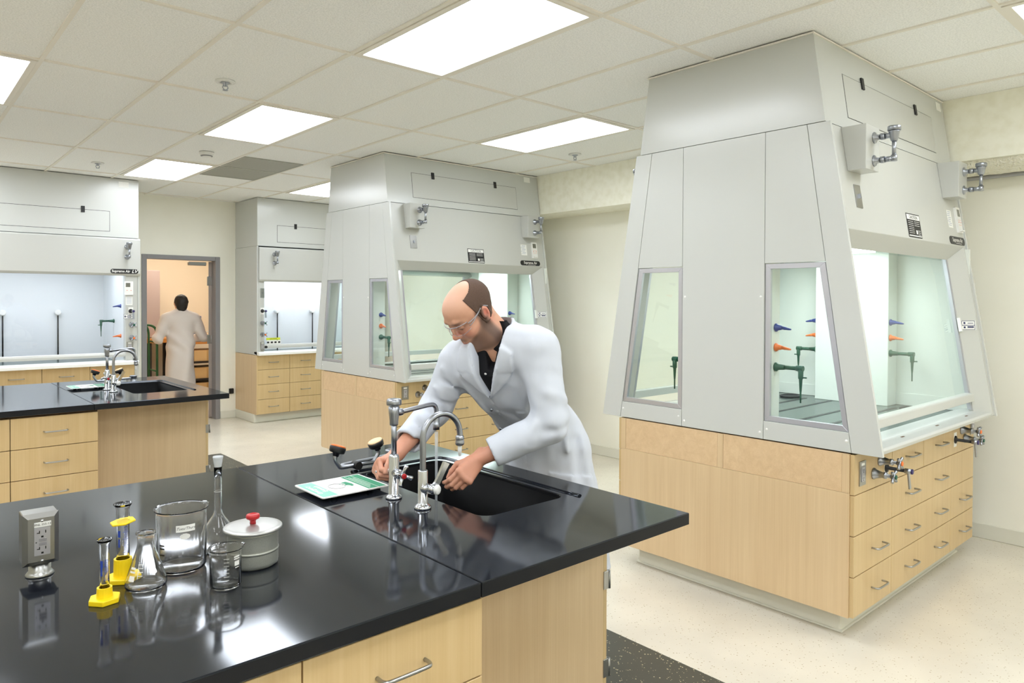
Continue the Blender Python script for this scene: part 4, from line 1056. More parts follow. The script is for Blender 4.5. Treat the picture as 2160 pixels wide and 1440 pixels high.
# volumetric flask
o = (.022, -1.404, CZ+.0005)
t = thing('volumetric_flask', 'tall round-bottomed volumetric flask with frosted stopper behind the metal pot', 'flask', o)
vessel([(0, .002), (.026, 0), (.032, .004), (.041, .022), (.044, .042), (.041, .060), (.031, .082), (.018, .100), (.0115, .112), (.0098, .122), (.0098, .205), (.0105, .235), (.0112, .238)], [(.0098, .238), (.0085, .205), (.0085, .122), (.0105, .110), (.017, .098), (.0298, .080), (.0395, .059), (.0425, .042), (.0395, .023), (.031, .006), (.025, .0025), (0, .004)], o, 'body', t, n=32)
m_frost = mat('frosted_glass', (214, 218, 220), .55, **{'Transmission Weight': .35})
B().lathe([(0, .225), (.0085, .225), (.0095, .24), (.0118, .252), (.0120, .256), (.0135, .262), (.0135, .266), (0, .266)], o, 22).obj('stopper', m_frost, t)
B().rings([((o[0], o[1], o[2]+.17), .01005), ((o[0], o[1], o[2]+.1712), .01005)], 24, False).obj('fill_line', m_whitemark, t)
# small beaker
o = (-.044, -1.641, CZ+.0005)
t = thing('beaker', 'small glass beaker with white graduations in front of the metal pot', 'beaker', o)
vessel([(0, 0), (.030, 0), (.0345, .003), (.0365, .008), (.0365, .086), (.038, .091), (.041, .0935)], [(.0405, .095), (.0365, .0925), (.0352, .087), (.0352, .009), (.032, .0055), (.028, .004), (0, .004)], o, 'body', t, (.15, .010, .095, .022))
a0 = CAMA+.1
wrap_marks(t, o, lambda z: .0365, [(a0-.1, .026+.0085*k, .012, .0009) for k in range(7)], m_whitemark, 'graduation')
wrap_marks(t, o, lambda z: .0365, [(a0+.62, .078, .017, .0035), (a0+.62, .073, .017, .0025), (a0+.62, .052, .011, .002)], m_whitemark, 'printed_mark')
wrap_marks(t, o, lambda z: .0365, [(a0+.62, .062, .014, .011)], m_whitemark, 'marking_patch')
# graduated cylinders
def grad_cyl(o, L, r, hexr, hz, label, collar=None, grp=None, yaw=.2):
    t = thing('graduated_cylinder', label, 'measuring cylinder', o)
    ft = B(); O = Vector(o)
    ft.prism([O+Vector((hexr*math.cos(yaw+k*PI/3), hexr*math.sin(yaw+k*PI/3), 0)) for k in range(6)], (0, 0, .012), .002, 2)
    ft.lathe([(r+.001, .011), (r+.0065, .011), (r+.0055, .012+hz), (r+.001, .012+hz)], o, 20, smooth=False)
    ft.obj('foot', m_yellow, t)
    vessel([(0, .014), (r, .014), (r, L-.012), (r+.003, L-.006), (r+.0065, L-.001)], [(r+.006, L), (r+.002, L-.006), (r-.0014, L-.013), (r-.0014, .018), (0, .018)], o, 'tube', t, n=24)
    items = [(CAMA+.5, .03+hz+k*(L-.075-hz)/22, .008 if k % 5 else .013, .0011) for k in range(23)]
    wrap_marks(t, o, lambda z: r, items, m_bluemark, 'graduation')
    wrap_marks(t, o, lambda z: r, [(CAMA-.5, L*.62, .006, .016), (CAMA-.5, L*.5, .004, .02)], m_bluemark, 'printed_mark')
    if collar:
        c = B(); c.prism([O+Vector((collar[1]*math.cos(2*PI*k/6+yaw), collar[1]*math.sin(2*PI*k/6+yaw), collar[0])) for k in range(6)], (0, 0, .005), .0018, 2)
        for v in c.b.verts: v.co.z += (v.co.x-o[0])*.10
        c.obj('bumper_ring', m_yellow, t)
    return t
grad_cyl((-.287, -1.549, CZ), .144, .0105, .035, .022, 'small measuring cylinder with flared lip and yellow foot, nearest the front edge')
t = grad_cyl((-.222, -1.436, CZ), .190, .0150, .042, .042, 'taller measuring cylinder with yellow foot and yellow bumper ring', (.142, .030), yaw=.5)
# metal pot
o = (.066, -1.536, CZ)
t = thing('metal_pot', 'grey metal pot with lid and red knob on the near bench', 'pot', o)
m_pot = mat('cast_aluminium', (176, 178, 168), .45, .7); noisy(m_pot, (166, 168, 160), (178, 180, 172), (600, 600, 600), 3, .35, .65, .15, dist=.0006)
B().lathe([(0, 0), (.058, 0), (.0635, .004), (.0645, .012), (.0645, .036), (.0645, .0385), (.0658, .0395), (.0658, .0425), (.0645, .0435), (.0645, .046), (.0645, .086), (.066, .092), (.060, .092), (.060, .02), (0, .02)], o, 44).obj('body', m_pot, t)
B().lathe([(0, .092), (.0725, .092), (.0745, .094), (.0745, .098), (.0725, .100), (.06, .1015), (.03, .104), (0, .1055)], o, 44).obj('lid', mat('lid_aluminium', (192, 192, 190), .38, .8), t)
B().lathe([(0, .104), (.008, .104), (.0075, .112), (.010, .116), (.0165, .119), (.018, .124), (.0165, .129), (.011, .131), (.009, .129), (0, .128)], o, 26).obj('knob', m_red, t)
# pedestal outlet
o = Vector((-.372, -1.262, CZ))
t = thing('pedestal_outlet', 'steel pedestal power outlet at the left of the near bench', 'outlet', o)
B().lathe([(0, 0), (.031, 0), (.032, .003), (.028, .008), (.0245, .012), (.0245, .04), (0, .04)], o, 28).obj('pedestal', m_steel, t)
B().box(o.x-.040, o.x+.036, o.y-.028, o.y+.032, CZ+.036, CZ+.161, .003, 2).obj('box', m_steel, t)
b = B(); d = Vector((0, -1, 0)); f0 = [(-.041, .034), (.037, .034), (.037, .163), (-.041, .163)]; f1 = [(-.030, .045), (.026, .045), (.026, .152), (-.030, .152)]
P0 = [o+Vector((x, -.0285, z)) for x, z in f0]; P1 = [o+Vector((x, -.0385, z)) for x, z in f1]
A = [b.b.verts.new(p) for p in P0]; Bv = [b.b.verts.new(p) for p in P1]
for k in range(4): b.b.faces.new((A[k], A[(k+1) % 4], Bv[(k+1) % 4], Bv[k]))
b.b.faces.new(Bv); b.b.faces.new(A[::-1]); b.obj('face_plate', m_steel, t)
xd, up = Vector((1, 0, 0)), Vector((0, 0, 1)); c = o+Vector((.0, -.0385, .094))
b = B(); plate(b, c, xd, up, .034, .068, .002); rc = b.obj('receptacle', m_alu, t)
b = B(); q = c+d*.0021
for k in (-.022, .018):
    plate(b, q+xd*-.006+up*(k+.006), xd, up, .002, .007, .0003); plate(b, q+xd*-.0085+up*(k+.004), xd, up, .006, .002, .0003); plate(b, q+xd*.007+up*(k+.006), xd, up, .0022, .007, .0003); plate(b, q+up*(k-.006), xd, up, .005, .0045, .0003)
plate(b, q+xd*-.013+up*-.001, xd, up, .0025, .0025, .0003)
b.obj('slots', m_black, rc)
b = B(); plate(b, q+xd*.001+up*.004, xd, up, .016, .007, .002, .001); plate(b, q+xd*.001-up*.006, xd, up, .016, .007, .0015, .001); b.obj('test_buttons', m_frame, rc)
b = B(); plate(b, c+up*.042+xd*.001, xd, up, .036, .012, .0012); lb = b.obj('label', m_label, t)
b = B(); text_bm(b, 'PNL 355-13', .0072, c+up*.042+xd*.001+d*.0014, xd, up); b.obj('lettering', m_ink, lb)
b = B()
for k in (-.049, .0505): b.lathe([(0, .002), (.0025, .0017), (.0038, 0)], c+up*k, 12, Matrix(((1, 0, 0), (0, 0, -1), (0, 1, 0))))
b.obj('screw', m_chrome, t)
# ---------------------------------------------------------------- people: smooth-blended volumes turned into one surface
class Vol:
    def __init__(s, lo, hi, h):
        s.h = h; s.lo = np.array(lo, float); n = np.ceil((np.array(hi)-s.lo)/h).astype(int)+1; s.n = n
        s.ax = [(s.lo[i] + h*np.arange(n[i])).astype(np.float32) for i in range(3)]
        s.D = np.full(n, 0.5, np.float32)
    def _blk(s, lo, hi, m):
        a = [max(0, int(math.floor((lo[i]-m-s.lo[i])/s.h))) for i in range(3)]; b = [min(s.n[i], int(math.ceil((hi[i]+m-s.lo[i])/s.h))+1) for i in range(3)]
        if any(a[i] >= b[i] for i in range(3)): return None
        sl = tuple(slice(a[i], b[i]) for i in range(3))
        return sl, s.ax[0][sl[0]][:, None, None], s.ax[1][sl[1]][None, :, None], s.ax[2][sl[2]][None, None, :]
    def _put(s, sl, d, k, op):
        A = s.D[sl]
        if op == 'sub':
            d = -d
            h = np.maximum(k-np.abs(A-d), 0)/k if k else 0
            s.D[sl] = np.maximum(A, d) + (h*h*k*.25 if k else 0)
        else:
            h = np.maximum(k-np.abs(A-d), 0)/k if k else 0
            s.D[sl] = np.minimum(A, d) - (h*h*k*.25 if k else 0)
    def cap(s, p0, p1, r0, r1=None, k=.02, op='add', fl=None):
        """round cone; fl = (axis vector, scale) flattens it across one direction"""
        r1 = r0 if r1 is None else r1; p0 = np.array(p0, float); p1 = np.array(p1, float); R = max(r0, r1)
        q = s._blk(np.minimum(p0, p1)-R, np.maximum(p0, p1)+R, k+3*s.h+.004)
        if q is None: return s
        sl, X, Y, Z = q; v = p1-p0; L2 = max(v@v, 1e-12)
        dx, dy, dz = X-p0[0], Y-p0[1], Z-p0[2]
        t = np.clip((dx*v[0]+dy*v[1]+dz*v[2])/L2, 0, 1)
        ex, ey, ez = dx-v[0]*t, dy-v[1]*t, dz-v[2]*t
        if fl is not None:
            a = np.array(fl[0], float); a /= np.linalg.norm(a); c = (ex*a[0]+ey*a[1]+ez*a[2])*(1/fl[1]-1)
            ex, ey, ez = ex+c*a[0], ey+c*a[1], ez+c*a[2]
        d = np.sqrt(ex*ex+ey*ey+ez*ez) - (r0+(r1-r0)*t)
        s._put(sl, d.astype(np.float32), k, op); return s
    def ell(s, c, r, M=None, k=.02, op='add'):
        """ellipsoid with axes = columns of M"""
        c = np.array(c, float); r = np.array(r, float); M = np.eye(3) if M is None else np.array(M, float); R = r.max()
        ext = np.abs(M) @ r
        q = s._blk(c-ext, c+ext, k+3*s.h+.004)
        if q is None: return s
        sl, X, Y, Z = q; dx, dy, dz = X-c[0], Y-c[1], Z-c[2]
        u = [dx*M[0, i]+dy*M[1, i]+dz*M[2, i] for i in range(3)]
        k0 = np.sqrt(sum((u[i]/r[i])**2 for i in range(3))); k1 = np.sqrt(sum((u[i]/r[i]**2)**2 for i in range(3)))
        d = k0*(k0-1)/np.maximum(k1, 1e-6)
        s._put(sl, d.astype(np.float32), k, op); return s
    def grid(s): return s.ax[0][:, None, None], s.ax[1][None, :, None], s.ax[2][None, None, :]
    def cut(s, p, n, k=.004, within=None):
        """remove everything beyond plane (p, n), optionally only within a ball (centre, radius)"""
        p = np.array(p, float); n = np.array(n, float); n /= np.linalg.norm(n)
        if within: q = s._blk(np.array(within[0])-within[1], np.array(within[0])+within[1], 0)
        else: q = (slice(None),)*3, *s.grid()
        if q is None: return s
        sl, X, Y, Z = q if isinstance(q[0], tuple) else (q[0:3], *q[3:])
        d = -((X-p[0])*n[0]+(Y-p[1])*n[1]+(Z-p[2])*n[2])
        if within:
            c = within[0]; w_ = np.sqrt((X-c[0])**2+(Y-c[1])**2+(Z-c[2])**2) - within[1]; d = np.maximum(d, w_)
        s._put(sl, np.broadcast_to(d, s.D[sl].shape).astype(np.float32), k, 'sub'); return s
    def mesh(s):
        D = s.D; I = D < 0
        c = np.zeros(np.array(D.shape)-1, np.uint8)
        S = lambda A, i, j, k: A[i:A.shape[0]-1+i, j:A.shape[1]-1+j, k:A.shape[2]-1+k]
        for i in (0, 1):
            for j in (0, 1):
                for k in (0, 1): c += S(I, i, j, k)
        act = (c > 0) & (c < 8); ci = np.argwhere(act)
        idx = np.full(act.shape, -1, np.int64); idx[act] = np.arange(len(ci))
        P = np.zeros((len(ci), 3)); W = np.zeros(len(ci))
        cor = [(i, j, k) for i in (0, 1) for j in (0, 1) for k in (0, 1)]
        vals = {o: D[ci[:, 0]+o[0], ci[:, 1]+o[1], ci[:, 2]+o[2]] for o in cor}
        for a in cor:
            for ax in range(3):
                if a[ax]: continue
                b = list(a); b[ax] = 1; b = tuple(b)
                va, vb = vals[a], vals[b]; m = (va < 0) != (vb < 0)
                t = np.where(m, va/np.where(m, va-vb, 1), 0)
                q = np.array(a, float)[None, :].repeat(len(ci), 0); q[:, ax] += t
                P[m] += q[m]; W[m] += 1
        V = s.lo + (ci + P/W[:, None])*s.h
        F = []
        for ax in range(3):
            A = np.take(I, range(0, D.shape[ax]-1), ax); Bq = np.take(I, range(1, D.shape[ax]), ax)
            e = np.argwhere(A != Bq); u, v = [(1, 2), (2, 0), (0, 1)][ax]
            e = e[(e[:, u] > 0) & (e[:, v] > 0) & (e[:, u] < act.shape[u]) & (e[:, v] < act.shape[v])]
            ins = I[e[:, 0], e[:, 1], e[:, 2]]
            def g(du, dv):
                f = e.copy(); f[:, u] += du; f[:, v] += dv; return idx[f[:, 0], f[:, 1], f[:, 2]]
            q = np.stack([g(-1, -1), g(0, -1), g(0, 0), g(-1, 0)], 1)
            q[~ins] = q[~ins][:, ::-1]; F.append(q)
        F = np.concatenate(F); F = F[(F >= 0).all(1)]
        return V, F
def relax(V, F, n=1, w=.5):
    """light Laplacian smoothing"""
    for _ in range(n):
        acc = np.zeros_like(V); cnt = np.zeros(len(V))
        for a, b in ((0, 1), (1, 2), (2, 3), (3, 0)):
            np.add.at(acc, F[:, a], V[F[:, b]]); np.add.at(cnt, F[:, a], 1); np.add.at(acc, F[:, b], V[F[:, a]]); np.add.at(cnt, F[:, b], 1)
        V = V*(1-w) + w*acc/np.maximum(cnt, 1)[:, None]
    return V
def vmesh(name, parts, m, parent=None, colour=None):
    """parts = [(V, F)...] joined in one mesh; colour(V) -> per-point colour in sRGB 0..255"""
    V = np.concatenate([p[0] for p in parts]); off = 0; F = []
    for p in parts: F.append(p[1]+off); off += len(p[0])
    F = np.concatenate(F)
    me = bpy.data.meshes.new(name); me.from_pydata(V.tolist(), [], F.tolist()); me.polygons.foreach_set('use_smooth', [True]*len(me.polygons))
    if colour is not None:
        col = np.clip(colour(V), 0, 255)/255; col = np.where(col <= .04045, col/12.92, ((col+.055)/1.055)**2.4)
        at = me.color_attributes.new('tone', 'FLOAT_COLOR', 'POINT'); at.data.foreach_set('color', np.concatenate([col, np.ones((len(V), 1))], 1).ravel())
    o = link(name, me, m, parent)
    return o
def attr_mat(name, rough=.5, **k):
    m = mat(name, (200, 160, 140), rough, **k); a = nd(m, 'ShaderNodeVertexColor', layer_name='tone'); lk(m, a.outputs[0], bsdf(m).inputs['Base Color']); return m
def sm(x, a, b): t = np.clip((x-a)/(b-a), 0, 1); return t*t*(3-2*t)
npv = lambda v: np.array(v, float)
def unit(v): v = npv(v); return v/np.linalg.norm(v)
def hand(vol, W, y, zb, side, curl, thumb, spread=.0, k=.008, sc=1.0):
    """W wrist, y = towards the knuckles, zb = back of the hand, side = +1 if the thumb lies on y x zb; curl = 4 x 3 finger bends (rad)"""
    y = unit(y); zb = npv(zb); zb = unit(zb - y*(zb@y)); x = np.cross(y, zb)*side
    T = lambda a, b, c: W + sc*(x*a+y*b+zb*c)
    vol.cap(T(0, -.03, 0), T(0, .012, 0), .026*sc, .025*sc, k=.012, fl=(zb, .78))
    for a in (-.026, -.009, .009, .026):
        vol.cap(T(a*.55, .012, 0), T(a, .082-abs(a)*.25, .002), .0155*sc, .0125*sc, k=.014)
    vol.cap(T(.016, .02, -.006), T(.022, .055, -.008), .016*sc, .013*sc, k=.012)
    vol.cap(T(-.02, .02, -.006), T(-.022, .06, -.006), .014*sc, .012*sc, k=.012)
    tips = []
    for i, a in enumerate((.027, .0095, -.0085, -.026)):
        L = ((.043, .027, .021), (.047, .030, .022), (.044, .028, .021), (.034, .021, .019))[i]
        r = (.0098, .0088, .0080, .0068) if i < 3 else (.0088, .0078, .007, .006)
        p = T(a, .086-abs(a)*.28, .002); ang = 0; sx = x*(a*spread)
        vol.ell(p+zb*.002*sc, (.0105*sc,)*3, k=.008)
        for j in range(3):
            ang += curl[i][j]; d = unit(y*math.cos(ang) - zb*math.sin(ang) + sx)
            q = p + d*L[j]*sc; vol.cap(p, q, r[j]*sc, r[j+1]*sc, k=.0035); p = q
        tips.append((p, d))
    p = T(.020, .022, -.006)
    for j, (d, L, r0, r1) in enumerate(zip(thumb, (.042, .032, .026), (.0155, .0112, .0098), (.0112, .0098, .0078))):
        d = unit(x*d[0]+y*d[1]+zb*d[2]); q = p + d*L*sc; vol.cap(p, q, r0*sc, r1*sc, k=.010 if j == 0 else .0035); p = q
    return tips, p
m_skin = attr_mat('skin', .48); bsdf(m_skin).inputs['Subsurface Weight'].default_value = .06; bsdf(m_skin).inputs['Subsurface Radius'].default_value = (.01, .004, .002); bsdf(m_skin).inputs['Subsurface Scale'].default_value = .3
m_coat = mat('white_coat_cotton', (206, 211, 221), .75, spec=.2)
for _m in (m_coat,):
    _tc = nd(_m, 'ShaderNodeTexCoord'); _mp = nd(_m, 'ShaderNodeMapping'); _mp.inputs['Scale'].default_value = (9, 9, 6); _mp.inputs['Rotation'].default_value = (.3, .7, .2)
    _n = nd(_m, 'ShaderNodeTexNoise'); _n.inputs['Scale'].default_value = 1; _n.inputs['Detail'].default_value = 1.5; _n.inputs['Distortion'].default_value = .3
    _b = nd(_m, 'ShaderNodeBump'); _b.inputs['Strength'].default_value = .65; _b.inputs['Distance'].default_value = .022
    lk(_m, _tc.outputs['Object'], _mp.inputs[0]); lk(_m, _mp.outputs[0], _n.inputs['Vector']); lk(_m, _n.outputs['Fac'], _b.inputs['Height']); lk(_m, _b.outputs[0], bsdf(_m).inputs['Normal'])
m_shirt = mat('black_shirt', (20, 20, 24), .7, spec=.2)
m_trousers = mat('dark_trousers', (46, 48, 58), .75, spec=.2)
m_shoe = mat('dark_shoe', (30, 28, 28), .4)

# ---- man washing at the near sink
HP = math.radians(42); Fh = unit((-.99, .09, 0)); LW = np.cross((0, 0, 1), Fh)
ROLLH = math.radians(4)
Fw = Fh*math.cos(HP) - npv((0, 0, 1))*math.sin(HP); Up = np.cross(Fw, LW)
LW, Up = LW*math.cos(ROLLH)-Up*math.sin(ROLLH), Up*math.cos(ROLLH)+LW*math.sin(ROLLH)
HM = np.stack([LW, Fw, Up], 1)                              # local (left, forward, up) -> world
HO = npv((1.030, -1.255, 1.545))
hw = lambda a, b, c: HO + HM @ npv((a, b, c))
def rotx(M, a):
    c, s_ = math.cos(a), math.sin(a); return M @ npv(((1, 0, 0), (0, c, -s_), (0, s_, c)))
def roty(M, a):
    c, s_ = math.cos(a), math.sin(a); return M @ npv(((c, 0, s_), (0, 1, 0), (-s_, 0, c)))
def rotz(M, a):
    c, s_ = math.cos(a), math.sin(a); return M @ npv(((c, -s_, 0), (s_, c, 0), (0, 0, 1)))
NECK = npv((1.108, -1.290, 1.462)); ShL = npv((1.172, -1.500, 1.416)); ShR = npv((1.060, -1.120, 1.350)); HIP = npv((1.515, -1.165, .95))
ElL = npv((1.168, -1.548, 1.145)); WrL = npv((.945, -1.396, 1.020)); ElR = npv((1.010, -1.060, 1.165)); WrR = npv((.748, -1.150, 1.014))
man = thing('person', 'bald man in a white lab coat and safety glasses leaning over the near sink', 'person', (1.47, -1.17, 0))

def head_volume(h, HO, HM, hw, base, spn):
    lo = np.minimum(HO, base)-.17; hi = np.maximum(HO, base)+.17
    v = Vol(lo, hi, h)
    E = lambda c, r, M=None, k=.02, op='add': v.ell(hw(*c), r, HM if M is None else M, k, op)
    Cc = lambda a, b, r0, r1=None, k=.02, op='add', fl=None: v.cap(hw(*a), hw(*b), r0, r1, k, op, fl)
    E((0, -.012, .045), (.0765, .096, .080)); E((0, .034, .042), (.066, .058, .060), k=.03)
    E((0, .038, -.028), (.060, .052, .068), k=.03)
    for s in (-1, 1):
        Cc((s*.056, -.006, -.040), (s*.046, .018, -.084), .017, .017, k=.025)
        Cc((s*.046, .018, -.084), (s*.016, .068, -.113), .018, .017, k=.022)
        E((s*.041, .062, -.020), (.024, .022, .022), k=.025)
        Cc((s*.040, .070, -.026), (s*.060, .02, .0), .014, .012, k=.02)         # cheekbone
    E((0, .075, -.110), (.022, .017, .017), k=.02)
    E((0, .072, -.068), (.030, .024, .030), k=.02)                               # muzzle
    for s in (-1, 1):
        Cc((s*.010, .089, .031), (s*.030, .086, .035), .0085, .0085, k=.014); Cc((s*.030, .086, .035), (s*.050, .066, .026), .0085, .008, k=.014)
    for s in (-1, 1): E((s*.031, .096, .010), (.021, .016, .0125), k=.012, op='sub')
    Cc((0, .086, .026), (0, .106, -.014), .0085, .0105, k=.010); E((0, .110, -.022), (.0125, .0125, .0105), k=.008)
    for s in (-1, 1): E((s*.0125, .100, -.026), (.0085, .010, .0075), k=.007)
    for s in (-1, 1): E((s*.007, .105, -.034), (.0042, .0055, .004), k=.003, op='sub')
    for s in (-1, 1):
        E((s*.0305, .0800, .010), (.0155, .0125, .0115), k=.004)                 # closed-down lids over the eyes
        Cc((s*.018, .092, .0065), (s*.0305, .0950, .0030), .0012, .0014, k=.002, op='sub'); Cc((s*.0305, .0950, .0030), (s*.043, .086, .0065), .0014, .0012, k=.002, op='sub')
    for a, b in ((-1, 0), (0, 1)):
        Cc((a*.023, .089-abs(a)*.012, -.0650), (b*.023, .089-abs(b)*.012, -.0650), .0050, .0050, k=.006)
        Cc((a*.021, .088-abs(a)*.012, -.0765), (b*.021, .088-abs(b)*.012, -.0765), .0058, .0058, k=.006)
        Cc((a*.026, .0955-abs(a)*.014, -.0708), (b*.026, .0955-abs(b)*.014, -.0708), .0016, .0016, k=.003, op='sub')
    Cc((0, .100, -.036), (0, .096, -.058), .0028, .003, k=.006, op='sub')
    for s in (-1, 1):                                                            # ears
        M = roty(rotx(HM, -.20), s*.30)
        E((s*.0790, -.012, .002), (.0085, .0185, .0320), M, k=.006)
        E((s*.0875, -.010, .006), (.0065, .0115, .0195), M, k=.004, op='sub')
        E((s*.0790, .001, -.006), (.005, .006, .008), M, k=.004)
        Cc((s*.080, -.024, .016), (s*.083, -.012, .0315), .0042, .0042, k=.004); Cc((s*.083, -.012, .0315), (s*.081, .004, .024), .0042, .0036, k=.004)
        Cc((s*.080, -.024, .016), (s*.080, -.022, -.008), .0042, .004, k=.004); E((s*.077, -.008, -.029), (.005, .008, .008), k=.005)
    Cc((0, -.030, -.030), tuple(HM.T @ (base-HO)), .056, .064, k=.03)            # neck
    for s in (-1, 1): Cc((s*.050, -.035, -.03), tuple(HM.T @ (base-HO) + npv((s*.02, .03, 0))), .018, .016, k=.02)
    E((0, .030, -.114), (.018, .02, .02), k=.03)
    v.cap(base, base - npv(spn)*.07, .062, .066, k=.03)
    return v
hv = head_volume(.0024, HO, HM, hw, NECK, unit(NECK-HIP))
V1, F1 = hv.mesh(); V1 = relax(V1, F1, 1, .35)
# hands and forearms
aR = unit(WrR-ElR)
rv = Vol((.57, -1.30, .90), (.90, -1.06, 1.13), .0019)
rv.cap(ElR+.45*(WrR-ElR), WrR-aR*.01, .040, .029, k=.01, fl=((0, .4, 1), .88))
tR, _ = hand(rv, WrR, (-.93, -.22, -.20), (-.15, .75, .55), -1, [(.95, 1.25, .55), (1.05, 1.3, .6), (1.1, 1.3, .6), (1.15, 1.3, .6)], [(.55, .80, -.35), (-.10, .95, -.55), (-.45, .75, -.55)])
aL = unit(WrL-ElL)
lv = Vol((.72, -1.53, .85), (1.10, -1.30, 1.15), .0019)
lv.cap(ElL+.5*(WrL-ElL), WrL-aL*.01, .040, .029, k=.01, fl=((0, .2, 1), .88))
tL, _ = hand(lv, WrL, (-.78, -.02, -.62), (-.02, -.86, .46), +1, [(.55, .70, .4), (.60, .76, .4), (.66, .80, .4), (.74, .85, .4)], [(.50, .72, -.48), (-.12, .88, -.45), (-.30, .85, -.45)])
hands = []
for q in (rv, lv):
    a, b_ = q.mesh(); hands.append((relax(a, b_, 1, .3), b_))
# hidden rest of the body, coarse
tv = Vol((.6, -1.8, .02), (1.85, -.8, 1.5), .012)
CH = .5*(ShL+ShR)+npv((.05, 0, -.08))
tv.cap(CH+npv((.03, 0, -.04)), HIP, .09, .10, k=.06, fl=((.9, .3, 0), .8)); tv.cap(NECK-npv((0, 0, .02)), CH+npv((.03, 0, 0)), .055, .07, k=.06)
for a, b_, c_ in ((ShL, ElL, WrL), (ShR, ElR, WrR)): tv.cap(a, b_, .052, .042, k=.03); tv.cap(b_, b_+.75*(c_-b_), .042, .032, k=.02)
LEG = [(HIP+npv((.0, -.095, -.03)), npv((1.49, -1.30, .50)), npv((1.53, -1.31, .09))), (HIP+npv((-.0, .095, -.03)), npv((1.48, -1.05, .50)), npv((1.52, -1.03, .09)))]
for a, b_, c_ in LEG: tv.cap(a, b_, .080, .055, k=.04); tv.cap(b_, c_, .055, .038, k=.03)
def skin_tone(V):
    L = (V-HO) @ HM
    base = np.tile(npv((212, 160, 132)), (len(V), 1))
    def mix(col, w): base[:] = base*(1-w[:, None]) + npv(col)*w[:, None]
    head = sm(np.linalg.norm(L, axis=1), .24, .16)
    n3 = np.sin(V[:, 0]*180)*np.sin(V[:, 1]*210+1)*np.sin(V[:, 2]*190+2)
    base += (n3*2.5)[:, None]
    mix((226, 178, 152), head*sm(L[:, 2], .05, .11))                              # pale crown
    g = lambda c, r: np.exp(-(((L-npv(c))/npv(r))**2).sum(1))
    mix((205, 128, 108), head*.75*np.clip(g((0, .108, -.02), (.016, .02, .02))+g((.045, .07, -.02), (.022, .03, .02))+g((-.045, .07, -.02), (.022, .03, .02)), 0, 1))
    for s in (-1, 1): mix((214, 120, 104), .8*g((s*.082, -.010, .0), (.012, .026, .038)))
    line = -.002 - .62*(L[:, 1]+.012)
    st = head*sm(line-L[:, 2], -.010, .016)*sm(L[:, 1], -.022, -.004)*sm(L[:, 2], -.134, -.112)*(1-.95*np.clip(g((0, .094, -.0708), (.020, .03, .0075)), 0, 1))
    st = np.maximum(st, head*.8*g((0, .096, -.053), (.030, .02, .0075)))
    side = head*sm(np.abs(L[:, 0]), .046, .058)*sm(L[:, 1], -.012, .004)*sm(L[:, 1], .034, .018)*sm(L[:, 2], .045, .02)
    mix((112, 86, 72), .80*np.clip(st, 0, 1)); mix((104, 80, 68), .80*side)
    mix((186, 104, 96), .65*g((0, .092, -.0708), (.022, .02, .0075)))
    for s in (-1, 1):
        mix((88, 62, 52), .85*g((s*.032, .088, .0335), (.019, .02, .0052)))      # brows
        mix((62, 42, 38), .8*g((s*.0305, .093, .0040), (.014, .012, .0026)))     # lashes
    fist = np.minimum(np.linalg.norm(V-WrR, axis=1), np.linalg.norm(V-WrL, axis=1))
    mix((208, 142, 118), .6*sm(fist, .20, .06)*(1-head))
    return base
vmesh('body', [(V1, F1), *hands, tv.mesh()], m_skin, man, skin_tone)
# close-cropped hair: a shell over sides and back of the skull
hr = head_volume(.0026, HO, HM, hw, NECK, unit(NECK-HIP))
X, Y, Z = hr.grid(); L = [((X-HO[0])*HM[0, i]+(Y-HO[1])*HM[1, i]+(Z-HO[2])*HM[2, i]) for i in range(3)]
cover = np.minimum.reduce([
    (.030 - L[1]) - .55*np.clip(.075-np.abs(L[0]), 0, 1)*0,                       # behind the temples
    L[2] + .052 + 0*L[0],
])
bald = np.sqrt((L[0]/.060)**2 + ((L[1]-.012)/.070)**2 + ((L[2]-.110)/.060)**2) - 1.0      # bare crown and forehead
fore = .020 - L[1] + .35*(np.abs(L[0])-.075) + .20*(L[2]-.03)
neckcut = L[2] + .028 + .30*(L[1]+.02)
earcut = np.sqrt(((np.abs(L[0])-.084)/.020)**2+((L[1]+.010)/.021)**2+((L[2]-.003)/.033)**2)-1
reg = np.minimum.reduce([bald*.05, fore*.8, neckcut*.8, earcut*.02])
jit = .0008*np.sin(X*900)*np.sin(Y*860)*np.sin(Z*940)
hr.D = np.maximum(hr.D - .0028 - np.clip(reg*.10, -.004, .002) + jit, -np.minimum(reg, .02)-.0)
hr.D = np.maximum(hr.D, -(hr.D*0 + 1)).astype(np.float32)
m_hair = mat('cropped_hair', (96, 74, 64), .8, spec=.2); noisy(m_hair, (86, 68, 58), (104, 84, 73), (900, 900, 900), 2, .35, .65, .3, dist=.001)
vmesh('hair', [hr.mesh()], m_hair, man)
# safety glasses
g_ = B(); ring = []
def gl_pt(a, zz): # wrap-around lens line: a in -1..1
    ang = a*1.18; return hw(.074*math.sin(ang), .040+.072*math.cos(ang), zz)
n_ = 18
for i in range(n_):
    a0, a1 = -1+2*i/n_, -1+2*(i+1)/n_
    bot = lambda a: -.016 + .012*abs(a)**2.5 + (.012*math.exp(-(a/.13)**2))
    q = [gl_pt(a0, bot(a0)), gl_pt(a1, bot(a1)), gl_pt(a1, .026), gl_pt(a0, .026)]
    f = g_.b.faces.new([g_.b.verts.new(p) for p in q]); f.smooth = True
bmesh.ops.remove_doubles(g_.b, verts=g_.b.verts, dist=.0002)
gl = g_.obj('safety_glasses', m_glassc, man)
b = B()
b.tube([gl_pt(-1+2*i/16, .0265) for i in range(17)], .0018, 6, 1)
b.tube([gl_pt(-1+2*i/24, bot(-1+2*i/24)) for i in range(25)], .0011, 6, 1)
